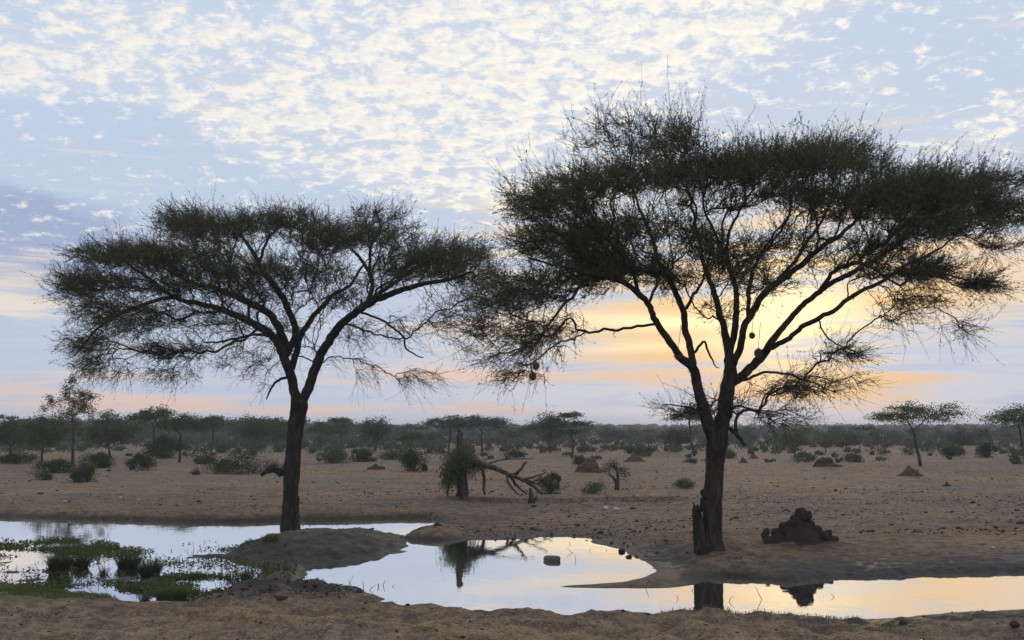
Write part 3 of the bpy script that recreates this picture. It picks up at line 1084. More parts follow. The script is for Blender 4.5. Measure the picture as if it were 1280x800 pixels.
# ---- the taller acacia right of the pool
RB = on_ground(891, 688, 0.2)
RY = RB[1]
r_trunk = [(889, 692, 14.5, 0), (890, 670, 12.5, 0), (891, 645, 11.6, 0), (890, 625, 12.4, 0), (893, 600, 12.0, 0), (894, 575, 11.6, 0), (896, 556, 12.6, 0), (897, 542, 13.6, 0), (899, 532, 11, 0)]
r_limbs = [
    [(892, 545, 9, 0), (884, 525, 8.4, -.05), (877, 503, 7.8, -.1), (872, 482, 7.2, -.15), (867, 461, 6.8, -.2), (851, 446, 5.4, -.4), (835, 420, 5.0, -.8), (820, 395, 4.6, -1.1), (811, 377, 4.3, -1.3), (797, 365, 4.2, -1.5), (784, 355, 3.8, -1.6), (767, 348, 3.4, -1.8), (749, 346, 3.0, -2.0), (732, 350, 2.6, -2.1), (711, 374, 2.2, -2.3), (692, 398, 1.8, -2.4), (674, 424, 1.4, -2.5), (662, 448, 0.9, -2.5)],
    [(869, 466, 5.6, -.15), (869, 447, 5.2, 0), (862, 415, 4.9, .2), (856, 384, 4.6, .4), (845, 362, 4.2, .6), (834, 341, 3.6, .9), (821, 316, 3.0, 1.1), (803, 275, 2.4, 1.3), (792, 245, 1.8, 1.4), (785, 205, 1.3, 1.5), (790, 165, 0.9, 1.5)],
    [(856, 385, 2.6, .4), (864, 372, 2.4, .7), (873, 358, 2.0, 1.1), (884, 335, 1.5, 1.5), (890, 300, 1.0, 1.9)],
    [(749, 346, 2.4, -2.0), (722, 338, 2.2, -2.4), (692, 330, 1.8, -2.7), (660, 322, 1.3, -2.9)],
    [(797, 365, 2.8, -1.5), (793, 340, 2.6, -1.9), (770, 312, 2.2, -2.3), (735, 280, 1.7, -2.6), (705, 250, 1.2, -2.7)],
    [(899, 540, 10, 0), (905, 522, 9.6, .05), (910, 500, 9.2, .1), (914, 470, 8.6, .1), (913, 448, 7.2, .15), (911, 434, 6.0, .2), (907, 409, 4.8, .5), (898, 382, 4.2, .8), (889, 358, 3.6, 1.1), (876, 325, 2.8, 1.5), (868, 285, 2.0, 1.9), (860, 240, 1.4, 2.2)],
    [(912, 440, 5.0, .2), (919, 410, 4.8, .1), (921, 383, 4.4, 0), (922, 365, 4.0, -.1), (915, 345, 3.4, -.3), (905, 318, 2.8, -.6), (894, 294, 2.2, -.8), (880, 260, 1.7, -1.0), (872, 220, 1.2, -1.1)],
    [(919, 352, 2.8, -.2), (911, 330, 2.5, .1), (910, 292, 2.2, .4), (925, 264, 1.8, .7), (945, 230, 1.3, 1.0)],
    [(914, 458, 5.4, .15), (924, 440, 5.0, 0), (932, 410, 4.8, -.2), (945, 385, 4.8, -.4), (957, 366, 4.8, -.7), (982, 345, 4.3, -1.0), (1009, 324, 3.8, -1.3), (1036, 303, 3.2, -1.6), (1058, 283, 2.6, -1.8), (1080, 258, 1.9, -2.0), (1110, 230, 1.3, -2.2)],
    [(934, 404, 3.2, -.2), (935, 368, 3.0, .2), (938, 341, 2.7, .6), (950, 318, 2.3, 1.0), (969, 297, 1.9, 1.4), (984, 272, 1.5, 1.8), (992, 235, 1.1, 2.0)],
    [(957, 366, 3.0, -.7), (985, 335, 2.8, .2), (1010, 305, 2.4, .9), (1032, 270, 1.9, 1.5), (1050, 225, 1.3, 1.9)],
    [(914, 478, 6.6, .1), (926, 470, 6.4, 0), (942, 456, 6.2, -.1), (957, 439, 6.0, -.2), (964, 428, 5.2, -.3), (975, 409, 4.4, -.2), (992, 388, 4.1, 0), (1016, 368, 3.9, .4), (1043, 348, 3.7, .8), (1070, 333, 3.4, 1.2), (1092, 319, 2.9, 1.5), (1120, 300, 2.3, 1.8), (1150, 275, 1.8, 2.1), (1190, 250, 1.2, 2.4)],
    [(960, 434, 4.2, -.3), (972, 428, 3.9, -.5), (989, 416, 3.7, -.8), (1016, 399, 3.5, -1.2), (1043, 383, 3.3, -1.6), (1070, 366, 3.1, -1.9), (1097, 349, 2.7, -2.2), (1130, 328, 2.2, -2.5), (1160, 315, 1.7, -2.7), (1200, 290, 1.2, -2.8)],
    [(1105, 344, 2.0, -2.2), (1140, 340, 1.8, -2.5), (1175, 338, 1.5, -2.7), (1215, 352, 1.0, -2.9)],
    [(1023, 397, 1.3, -1.3), (1033, 419, 1.2, -1.5), (1050, 432, 1.0, -1.6), (1070, 440, 0.7, -1.7)],
    [(925, 476, 2.2, 0), (950, 466, 1.9, -.5), (985, 470, 1.6, -1.0), (1015, 478, 1.2, -1.4), (1045, 490, 0.7, -1.7)],
    [(865, 441, 2.0, 0), (873, 430, 1.9, -.1), (878, 427, 1.7, -.2), (884, 440, 1.5, -.3), (894, 455, 1.0, -.3), (899, 460, .7, -.3)],
    [(913, 536, 3.2, 0), (922, 545, 2.8, -.3), (931, 556, 2.4, -.5)],
    [(884, 522, 1.8, 0), (868, 512, 1.4, -.3), (848, 507, 1.0, -.6), (828, 505, 0.6, -.8)],
    [(905, 520, 2.0, 0), (925, 508, 1.6, -.4), (950, 512, 1.2, -.8), (985, 520, 0.7, -1.0)],
]
r_pads = [
    (795, 155, 82, 34, 0.62, 0.45, -0.05), (850, 170, 60, 26, 0.75, 0.65, 0), (720, 225, 72, 26, 0.95, 0.85, 0), (800, 208, 90, 24, 1.2, 1.0, 0),
    (695, 255, 60, 24, 1.15, 1.0, 0), (700, 300, 74, 36, 1.05, 1.0, 0), (675, 352, 74, 28, 1.0, 0.95, 0), (632, 376, 46, 22, 0.8, 0.9, 0),
    (780, 285, 66, 28, 0.9, 0.95, 0), (800, 328, 60, 24, 1.2, 1.0, 0), (850, 342, 42, 16, 0.9, 0.9, 0), (750, 330, 56, 26, 1.1, 1.0, 0),
    (880, 205, 80, 26, 1.15, 1.0, 0), (965, 190, 80, 26, 1.2, 1.0, 0), (1045, 186, 78, 30, 1.25, 1.0, 0), (1130, 220, 80, 32, 1.3, 1.0, 0),
    (1200, 240, 68, 32, 1.2, 1.0, 0), (1258, 262, 44, 24, 1.1, 0.9, 0), (1235, 212, 52, 18, 0.8, 0.8, 0), (1310, 270, 40, 24, 0.8, 0.8, 0),
    (1075, 250, 92, 30, 1.25, 1.0, 0), (1160, 278, 82, 22, 1.2, 1.0, 0), (1000, 232, 60, 20, 0.75, 0.85, 0),
    (905, 248, 62, 18, 0.65, 0.7, 0), (915, 318, 56, 32, 0.75, 0.7, 0), (985, 300, 52, 30, 0.65, 0.65, 0), (870, 300, 44, 28, 0.75, 0.75, 0),
    (1095, 306, 56, 22, 0.8, 0.85, 0), (1130, 330, 50, 20, 0.8, 0.8, 0.1), (1172, 330, 40, 12, 1.2, 1.0, 0.1), (1208, 346, 42, 9, 1.5, 1.0, 0.1),
    (1150, 368, 55, 20, 0.55, 0.4, 0.4), (1192, 402, 30, 14, 0.5, 0.3, 0.5), (1110, 388, 36, 26, 0.28, 0.25, 0.7), (1250, 300, 40, 12, 0.5, 0.6, 0.2),
    (655, 418, 44, 28, 0.75, 0.55, 0.5), (655, 456, 34, 18, 0.6, 0.35, 0.6), (625, 438, 24, 22, 0.35, 0.25, 0.7), (610, 400, 28, 20, 0.6, 0.7, 0.2),
    (700, 405, 36, 22, 0.55, 0.5, 0.4),
    (985, 478, 60, 22, 0.95, 0.28, 0.2), (1050, 432, 36, 18, 0.95, 0.28, 0.3), (850, 506, 30, 12, 0.55, 0.25, 0.1), (960, 512, 46, 16, 0.70, 0.3, 0.2),
    (900, 500, 40, 26, 0.55, 0.3, 0.2), (1060, 470, 34, 20, 0.25, 0.1, 0.4), (840, 275, 60, 22, 0.5, 0.7, 0), (950, 345, 60, 26, 0.55, 0.55, 0), (1050, 330, 60, 22, 0.4, 0.55, 0), (960, 225, 60, 16, 0.6, 0.8, 0), (900, 385, 60, 20, 0.25, 0.5, 0.2),
]
r_shoots = [(790, 150, 90, 60, 0.4), (880, 182, 60, 18, 0.2), (1040, 180, 80, 22, 0.2), (1190, 212, 90, 34, 0.3), (660, 240, 50, 60, 0.3), (650, 300, 40, 40, 0.0)]


def r_extra(root, trunk, org, line):
    """broken stump fused to the left of the trunk foot, with its splinters"""
    S = resample(line([(877, 690, 9, -.1), (875, 672, 8.4, -.1), (873, 655, 7.8, -.1), (871, 642, 7.0, -.1), (870, 633, 5.0, -.1)]), 0.06)
    mb = MB()
    tube(mb, S[:, :3], S[:, 3], 12, rough=0.09, seed=4)
    st = mb.obj('stump', M['bark'], root, True, org)
    for a, b, r in (((876, 640, 2.6, -.1), (876, 622, 0.8, -.1), 3), ((868, 636, 2.2, -.12), (867, 628, 0.7, -.12), 3), ((873, 640, 2.0, -.2), (872, 630, 0.8, -.2), 3)):
        m2 = MB()
        S = resample(line([a, b]), 0.05)
        tube(m2, S[:, :3], S[:, 3], 6, rough=0.1, seed=8)
        m2.obj('splinter', M['bark'], st, True, org)
    m3 = MB()
    S = resample(line([(884, 622, 6, -.12), (880, 616, 5.4, -.16), (878, 613, 3.0, -.2)]), 0.04)
    tube(m3, S[:, :3], S[:, 3], 9, rough=0.08, seed=3)
    m3.obj('burl', M['bark'], root, True, org)


build_acacia('umbrella_acacia', 'taller umbrella acacia with broken stump at its foot beside the termite mound', RB, RY, r_trunk, r_limbs, r_pads, 9, 5400,
             shoots=r_shoots, extra=r_extra)

# ---------------------------------------------------------------- smaller trees and bushes of the plain
def mini_skeleton(g, trunk, targets, bf=0.25):
    n = len(trunk)
    ln = np.concatenate([[0], np.cumsum(np.linalg.norm(np.diff(trunk, axis=0), axis=1))])
    start = dict(p=trunk, par=np.arange(n) - 1, len=ln * 0.4)
    al = np.zeros(n, bool)
    al[max(1, int(n * 0.55)):] = True
    return grow_crown(start, al, targets, bf)


def tree_shape(kind, H, W, g, px):
    """returns (wood MB, leaf MB) about the origin; px = metres per photo pixel there"""
    wood, lf = MB(), MB()
    R = W / 2
    if kind == 'umbrella':
        fork, n_c, clump = 0.55, 60, (0.11, 0.05)
    elif kind == 'round':
        fork, n_c, clump = 0.34, 44, (0.16, 0.12)
    elif kind == 'loose':
        fork, n_c, clump = 0.45, 70, (0.055, 0.045)
    else:                                     # 'tier': few flat layers
        fork, n_c, clump = 0.5, 40, (0.12, 0.05)
    nt = 9
    t = np.linspace(0, 1, nt)
    lean = g.normal(0, 0.05 * H, 2)
    wav = np.cumsum(g.normal(0, 0.012 * H, (nt, 2)), 0)
    trunk = np.column_stack([lean[0] * t + wav[:, 0] * t, lean[1] * t + wav[:, 1] * t, H * fork * t])
    c = g.normal(0, 1, (n_c, 3))
    c = c / np.linalg.norm(c, axis=1)[:, None] * g.uniform(0, 1, (n_c, 1)) ** 0.40
    if kind == 'umbrella':
        rr = np.hypot(c[:, 0], c[:, 1])
        T = np.column_stack([c[:, 0] * R * 0.92, c[:, 1] * R * 0.92, H * (0.84 + 0.13 * c[:, 2] - 0.12 * rr ** 2 + 0.04 * np.sin(c[:, 0] * 4 + c[:, 1] * 3))])
    elif kind == 'round':
        T = np.column_stack([c[:, 0] * R * 0.88, c[:, 1] * R * 0.88, H * (0.64 + 0.30 * c[:, 2])])
        T[:, :2] *= (1.0 - 0.35 * np.clip((T[:, 2:3] / H - 0.7) / 0.3, 0, 1))
    elif kind == 'loose':
        z = 0.30 + 0.68 * (c[:, 2] * 0.5 + 0.5)
        wz = np.where(z < 0.55, 1.0, 1.0 - 0.85 * (z - 0.55) / 0.45)
        T = np.column_stack([c[:, 0] * R * wz, c[:, 1] * R * wz, H * z])
    else:
        lay = g.integers(0, 3, n_c)
        zc, rc = np.array([0.55, 0.74, 0.92])[lay], np.array([0.75, 0.95, 0.55])[lay]
        offx = np.array([-0.25, 0.1, 0.0])[lay] * R
        T = np.column_stack([c[:, 0] * R * rc + offx, c[:, 1] * R * rc, H * (zc + 0.04 * c[:, 2])])
    pos, par, order = mini_skeleton(g, trunk, T)
    rt = max((0.016 if kind == 'loose' else 0.024) * H, 0.8 * px)
    acc = np.zeros(len(pos))
    rad = np.zeros(len(pos))
    for k in reversed(order):
        rad[k] = min(max(0.22 * px, acc[k] ** 0.45), rt * 0.62)
        acc[par[k]] += rad[k] ** (1 / 0.45)
    tube(wood, trunk, rt * (1.15 - 0.4 * t), 7, rough=0.06, seed=int(g.integers(1000)))
    for k in order:
        a, b = pos[par[k]], pos[k]
        mid = (a + b) / 2 + g.normal(0, 0.06, 3) * np.linalg.norm(b - a)
        ra = rad[par[k]] if rad[par[k]] > 0 else rad[k] * 1.2
        tube(wood, [a, mid, b], [min(ra, rad[k] * 1.5), rad[k] * 1.1, rad[k]], 4, cap=False)
    area = (1.9 * px) * (1.1 * px)
    dens = {'umbrella': 6.0, 'round': 6.0, 'loose': 3.2, 'tier': 4.6}[kind]
    face = W * H * {'umbrella': 0.34, 'round': 0.62, 'loose': 0.55, 'tier': 0.4}[kind]
    n = int(min(6500, dens * face / area))
    own = g.integers(0, n_c, n)
    sc = g.uniform(0.6, 1.35, n_c)[own][:, None]
    q = g.normal(0, 1, (n, 3)) * np.array([clump[0] * W, clump[0] * W, clump[1] * H]) * sc * 0.62
    C = T[own] + q
    D = g.normal(0, 1, (n, 3)) * np.array([1, 1, 0.5])
    leaves(lf, C, D, 2.2 * px, 1.4 * px, g)
    return wood, lf


def plain_tree(kind, px, top, base_y, w, label, mat='leaf_far', seed=None, name=None):
    g = np.random.default_rng(seed if seed is not None else int(px * 7 + top))
    b = on_ground(px, base_y, 0.5)
    H = at(px, top, b[1])[2] - b[2]
    m = b[1] / F
    root = empty(name or {'umbrella': 'umbrella_acacia', 'round': 'bushy_tree', 'loose': 'open_crowned_tree', 'tier': 'layered_acacia'}[kind], b)
    tag(root, label, 'tree', 'scattered trees of the plain')
    wood, lf = tree_shape(kind, H, w * m * 1.12, g, m)
    wood.obj('trunk', M['bark_far'], root, True)
    lf.obj('crown', M[mat], root)
    return root


def bush_shape(W, H, g, px, n_c=14, open_=0.0, stems=9):
    st, lf = MB(), MB()
    a = g.uniform(0, 2 * math.pi, n_c)
    r = g.uniform(0, 1, n_c) ** 0.6
    T = np.column_stack([np.cos(a) * r * W * 0.40, np.sin(a) * r * W * 0.40, H * (0.18 + 0.66 * g.uniform(0, 1, n_c) ** 1.2) * (1 - 0.35 * r)])
    for k in range(stems):
        e = T[k % n_c]
        s = np.array([e[0] * 0.15, e[1] * 0.15, -0.03])
        mid = (s + e) / 2 + g.normal(0, 0.05 * W, 3) * np.array([1, 1, 0.3])
        rr = max(0.012 * H, 0.3 * px)
        tube(st, [s, mid, e, e + g.normal(0, 0.08 * W, 3) + np.array([0, 0, 0.15 * H])], [rr * 1.4, rr, rr * 0.7, rr * 0.4], 4, cap=False)
    area = (1.9 * px) * (1.1 * px)
    n = int(min(4200, (7.5 - 5.0 * open_) * W * H * 0.8 / area))
    own = g.integers(0, n_c, n)
    q = g.normal(0, 1, (n, 3)) * np.array([0.11 * W, 0.11 * W, 0.13 * H]) * g.uniform(0.45, 1.5, n_c)[own][:, None]
    C = T[own] + q
    C[:, 2] = np.abs(C[:, 2])
    D = g.normal(0, 1, (n, 3)) + np.array([0, 0, 0.5])
    leaves(lf, C, D, 2.3 * px, 1.2 * px, g)
    return st, lf


def bush(px, top, base_y, w, label, mat='leaf_dark', open_=0.0, name='bush', cat='bush', n_c=14):
    g = np.random.default_rng(int(px * 3 + base_y * 5))
    b = on_ground(px, base_y, 0.45)
    m = b[1] / F
    H = at(px, top, b[1])[2] - b[2]
    root = empty(name, b)
    tag(root, label, cat, 'bushes of the plain')
    st, lf = bush_shape(w * m, H, g, m, n_c, open_)
    st.obj('stems', M['bark_far'], root, True)
    lf.obj('foliage', M[mat], root)
    return root


plain_tree('loose', 91, 469, 580, 92, 'tallest tree at far left with open ragged crown rising over its neighbours', 'leaf_olive')
plain_tree('round', 14, 524, 574, 56, 'bushy tree cut by the left picture edge', 'leaf_far')
plain_tree('round', 52, 518, 577, 62, 'dense bushy tree just left of the tallest far tree', 'leaf_far')
plain_tree('round', 138, 516, 574, 62, 'bushy tree just right of the tallest far tree', 'leaf_far')
plain_tree('umbrella', 192, 507, 571, 58, 'slim flat-topped acacia behind the round dark bush at left', 'leaf_far')
plain_tree('umbrella', 224, 517, 578, 60, 'flat-topped acacia with crooked trunk right of the slim flat-topped one', 'leaf_far', seed=77)
plain_tree('umbrella', 264, 518, 567, 54, 'wide low acacia behind the dark mounded thicket', 'leaf_far', seed=31)
plain_tree('round', 316, 518, 565, 66, 'broad rounded tree left of the island acacia trunk', 'leaf_far')
plain_tree('round', 347, 523, 563, 38, 'smaller rounded tree partly hidden by the island acacia trunk', 'leaf_far')
plain_tree('umbrella', 399, 527, 562, 30, 'small dark acacia just right of the island acacia trunk', 'leaf_far')
plain_tree('tier', 426, 522, 563, 48, 'pale layered acacia second right of the island acacia trunk', 'leaf_far')
plain_tree('round', 469, 522, 565, 42, 'rounded tree between the layered acacia and the dark stemmed bush', 'leaf_far')
plain_tree('umbrella', 514, 540, 572, 34, 'low flat tree standing just behind the dark stemmed bush', 'leaf_far')
plain_tree('umbrella', 560, 519, 567, 66, 'grey leafless-looking acacia behind the dead snag, left one of two', 'leaf_grey', seed=3)
plain_tree('umbrella', 602, 517, 568, 78, 'grey spreading acacia just right behind the dead snag', 'leaf_grey', seed=12)
plain_tree('round', 688, 517, 566, 50, 'dense green tree, left one of the pair in the middle distance', 'leaf_far')
plain_tree('tier', 715, 514, 573, 52, 'taller layered tree, right one of the pair in the middle distance', 'leaf_far')
plain_tree('round', 848, 532, 564, 46, 'rounded tree left of the tall acacia trunk', 'leaf_far')
plain_tree('umbrella', 868, 505, 570, 56, 'flat-topped tree seen behind the low twigs of the tall acacia', 'leaf_far')
plain_tree('round', 993, 537, 572, 42, 'olive tree standing on the plain behind the big termite mound', 'leaf_olive')
plain_tree('umbrella', 1151, 501, 583, 122, 'lone flat-topped acacia above the small red termite mound at right', 'leaf_far', seed=41)
plain_tree('umbrella', 1282, 505, 580, 84, 'flat-topped acacia cut by the right picture edge', 'leaf_far', seed=15)
plain_tree('round', 1204, 536, 566, 36, 'pale bushy tree between the lone flat-topped acacia and the dark shrub', 'leaf_grey')
plain_tree('round', 1060, 539, 564, 44, 'soft green tree left of the lone flat-topped acacia', 'leaf_far', seed=8)
plain_tree('round', 1032, 541, 566, 34, 'small pale tree above the flat termite mound', 'leaf_olive', seed=18)
plain_tree('umbrella', 770, 539, 562, 40, 'faint flat tree right of the pair in the middle distance', 'leaf_grey', seed=28)

bush(297, 556, 592, 74, 'dark mounded thicket left of the island acacia trunk', 'leaf_dark', n_c=20, name='thicket')
bush(206, 541, 573, 52, 'round dark bush under the slim flat-topped acacia', 'leaf_dark')
bush(176, 564, 588, 40, 'low dark bush in front of the slim flat-topped acacia', 'leaf_dark')
bush(122, 563, 585, 48, 'wide dark bush right of the twin saplings', 'leaf_dark')
bush(70, 571, 591, 46, 'dark bush left of the twin saplings', 'leaf_dark')
bush(54, 584, 600, 24, 'small round grey-green bush nearest the left edge', 'leaf_far')
bush(20, 560, 580, 50, 'dark bush under the tree at the left picture edge', 'leaf_dark')
bush(97, 566, 603, 24, 'thin dry sapling, left one of the twin saplings', 'leaf_grey', 0.6, 'sapling', 'sapling')
bush(110, 564, 602, 22, 'leafier sapling, right one of the twin saplings', 'leaf_far', 0.4, 'sapling', 'sapling')
bush(243, 583, 594, 14, 'small dry brown shrub left of the dark mounded thicket', 'leaf_grey', 0.5)
bush(416, 558, 579, 46, 'grey-green bush right of the island acacia trunk', 'leaf_far')
bush(452, 557, 577, 40, 'dark bush second right of the island acacia trunk', 'leaf_dark')
bush(518, 556, 589, 38, 'dark round bush on visible stems left of the dead snag', 'leaf_dark', name='stemmed_bush')
bush(490, 562, 575, 36, 'low bush just left of the dark stemmed bush', 'leaf_far')
bush(688, 583, 617, 32, 'grey-green bush at the tip of the fallen dead limb', 'leaf_far')
bush(740, 601, 616, 36, 'low sparse shrub between the fallen limb and the small leaning tree', 'leaf_olive', 0.4)
bush(855, 595, 610, 28, 'low olive tussock bush left of the tall acacia trunk', 'leaf_olive')
bush(723, 566, 581, 18, 'small bush left of the pointed red termite mound', 'leaf_far')
bush(1234, 548, 572, 24, 'dark upright shrub near the right picture edge', 'leaf_dark')
bush(1268, 562, 580, 16, 'small grey shrub at the right picture edge', 'leaf_grey', 0.3)
bush(1188, 556, 571, 34, 'dark low bush right of the lone flat-topped acacia', 'leaf_dark')
bush(1068, 565, 578, 28, 'low scrubby bush right of the flat termite mound', 'leaf_far')
bush(1008, 562, 577, 26, 'grey-green bush left of the flat termite mound', 'leaf_far')
bush(910, 560, 573, 22, 'small bush just right of the tall acacia trunk', 'leaf_far')
bush(800, 556, 570, 34, 'low bush far behind the small leaning tree', 'leaf_dark')
bush(640, 560, 572, 36, 'low bush far behind the fallen dead limb', 'leaf_dark')
bush(250, 564, 580, 36, 'grey bush behind the small dry brown shrub', 'leaf_far')
bush(345, 572, 590, 30, 'dry grey bush just left of the island acacia trunk', 'leaf_grey', 0.3)


def leaning_tree():
    b = on_ground(771, 612, 0.45)
    m = b[1] / F
    g = np.random.default_rng(6)
    root = tag(empty('small_tree', b), 'small leaning tree with forked stem right of the pointed red termite mound', 'tree', 'scattered trees of the plain')
    mb = MB()
    tube(mb, np.array([(0, 0, -.02), (0.02, 0, .25), (.05, 0, .42)]), [3.6 * m, 3.0 * m, 2.2 * m], 8, rough=.06)
    tube(mb, np.array([(0.02, 0, .22), (-.12, .05, .45), (-.3, .1, .6)]), [2.4 * m, 1.8 * m, 1.0 * m], 6, rough=.06)
    tube(mb, np.array([(0.05, 0, .4), (.02, 0, .7), (-.15, 0, 1.0)]), [2.0 * m, 1.5 * m, .6 * m], 6, rough=.06)
    mb.obj('trunk', M['bark_far'], root, True)
    lf = MB()
    T = np.array([(-.28, 0, .95), (-.1, .1, 1.0), (-.35, .05, .75), (.25, .0, .72), (.1, -.1, .8), (.35, .1, .6), (-.2, -.1, .85)])
    own = g.integers(0, len(T), 900)
    leaves(lf, T[own] + g.normal(0, 1, (900, 3)) * (.13, .13, .10), g.normal(0, 1, (900, 3)), 2.0 * m, 1.1 * m, g)
    lf.obj('crown', M['leaf_dark'], root)


leaning_tree()


# ---------------------------------------------------------------- dead snag with its fallen limb
def snag():
    b = on_ground(577, 621, 0.45)
    Y = b[1]
    g = np.random.default_rng(23)
    root = tag(empty('dead_tree', b), 'dead snapped trunk with creeper and its broken top fallen to the right', 'dead tree')

    def ln(pts):
        return resample(np.array([(*at(px, py, Y + d), r / F * Y) for px, py, r, d in pts]), 0.08)

    def part(name, pts, sides=9, parent=root, mat='dead'):
        mb = MB()
        L = ln(pts)
        L[1:-1, :3] += g.normal(0, 0.010, (len(L) - 2, 3))
        tube(mb, L[:, :3], L[:, 3], sides, rough=0.06, seed=int(g.integers(99)))
        return mb.obj(name, M[mat], parent, True, b)

    part('trunk', [(578, 624, 8.0, 0), (578, 610, 6.8, 0), (577, 590, 6.4, 0), (577, 570, 4.8, 0), (575, 552, 4.0, 0), (575, 541, 3.6, 0), (574, 536, 2.0, 0)], 12)
    fl = part('fallen_limb', [(580, 573, 4.4, -.1), (590, 576, 4.0, -.3), (604, 581, 3.6, -.5), (620, 586, 3.2, -.8), (634, 592, 2.7, -1.0), (646, 597, 2.2, -1.1), (660, 603, 2.2, -1.2), (672, 612, 1.6, -1.3), (678, 618, 1.0, -1.3)], 10)
    part('branch', [(596, 580, 2.6, -.4), (602, 585, 2.4, -.5), (605, 597, 2.1, -.5), (605, 610, 1.8, -.5), (606, 618, 1.6, -.5)], 7)
    part('branch', [(640, 595, 2.2, -1.0), (650, 588, 1.8, -1.1), (657, 578, 1.2, -1.2), (658, 577, .8, -1.2)], 6)
    part('branch', [(636, 593, 2.2, -1.0), (643, 603, 1.8, -.9), (652, 613, 1.4, -.8), (658, 618, .9, -.8)], 6)
    part('branch', [(634, 592, 2.0, -1.0), (635, 602, 1.7, -1.2), (641, 611, 1.3, -1.4), (648, 618, .9, -1.5)], 6)
    part('branch', [(648, 598, 1.6, -1.1), (660, 600, 1.3, -1.0), (672, 605, 1.0, -.9), (690, 598, .6, -.8)], 6)
    part('branch', [(652, 600, 1.4, -1.1), (668, 596, 1.1, -1.5), (684, 590, .7, -1.8)], 6)
    part('branch', [(606, 582, 1.4, -.5), (622, 576, 1.0, -.2), (640, 574, .7, 0), (668, 574, .5, .1)], 5)
    part('branch', [(660, 604, 1.3, -1.2), (674, 600, .9, -1.4), (686, 606, .6, -1.5), (694, 614, .5, -1.5)], 5)
    part('branch', [(574, 590, 1.8, 0), (564, 600, 1.5, -.2), (560, 612, 1.2, -.3), (559, 620, .9, -.3)], 6)
    # creeper over the break
    cr = MB()
    spots = [(572, 570, 14, 8), (566, 580, 10, 10), (584, 574, 12, 8), (561, 592, 8, 12), (576, 588, 13, 9), (590, 580, 10, 7), (557, 602, 5, 9), (568, 600, 8, 9), (580, 562, 8, 6), (600, 582, 8, 5)]
    for cx, cy, rx, ry in spots:
        n = int(rx * ry * 9)
        q = g.normal(0, 0.68, (n, 3))
        C = np.array([at(cx + a * rx, cy + c * ry, Y + d * 0.45) for a, d, c in q])
        leaves(cr, C, g.normal(0, 1, (n, 3)) + np.array([0, 0, -.5]), 0.075, 0.042, g)
    cr.obj('creeper', M['leaf_olive'], root, False, b)
    vines = MB()
    for k in range(40):
        cx = g.uniform(553, 600)
        y0 = g.uniform(572, 590)
        p0, p1 = np.array(at(cx, y0, Y + g.normal(0, .3))), np.array(at(cx + g.normal(0, 5), y0 + g.uniform(10, 26), Y + g.normal(0, .3)))
        mid = (p0 + p1) / 2 + g.normal(0, .05, 3)
        tube(vines, [p0, mid, p1], [.009, .007, .005], 3, cap=False)
    vines.obj('vines', M['twig'], root, False, b)
    # stump standing before the fallen limb
    sb = on_ground(664, 629, 0.4)
    st = tag(empty('stump', sb), 'short broken stump in front of the fallen dead limb', 'stump')
    m = sb[1] / F
    mb = MB()
    tube(mb, np.array([(0, 0, -.03), (.0, 0, .15), (-.02, 0, .38), (-.03, 0, .52)]), [5 * m, 3.4 * m, 2.4 * m, 1.1 * m], 9, rough=.12, seed=2)
    mb.obj('stem', M['dead'], st, True)
    mb = MB()
    tube(mb, np.array([(.02, 0, .05), (.12, -.03, .14), (.2, -.05, .22)]), [2.6 * m, 2.2 * m, 1.4 * m], 7, rough=.12, seed=5)
    mb.obj('spur', M['dead'], st, True)


snag()


# ---------------------------------------------------------------- termite mounds
def ico(sub=2):
    import bmesh
    bm = bmesh.new()
    bmesh.ops.create_icosphere(bm, subdivisions=sub, radius=1.0)
    v = np.array([x.co[:] for x in bm.verts])
    f = np.array([[q.index for q in p.verts] for p in bm.faces])
    bm.free()
    return v, f


ICO1, ICO2, ICO3 = ico(1), ico(2), ico(3)


def lumps(blobs, voxel, name, mat, origin, rough=0.02, parent=None):
    """blobs (x,y,z,rx,ry,rz) fused into one weathered mass"""
    mb = MB()
    for x, y, z, rx, ry, rz in blobs:
        mb.add(ICO2[0] * (rx, ry, rz) + (x, y, z), ICO2[1])
    o = mb.obj(name, mat, parent, True)
    o.location = origin
    r = o.modifiers.new('fuse', 'REMESH')
    r.mode = 'VOXEL'
    r.voxel_size = voxel
    r.use_smooth_shade = True
    tx = bpy.data.textures.new(name + '_relief', 'CLOUDS')
    tx.noise_scale = max(0.06, voxel * 4)
    tx.noise_depth = 4
    d = o.modifiers.new('relief', 'DISPLACE')
    d.texture = tx
    d.strength = rough * 4
    d.mid_level = 0.5
    return o


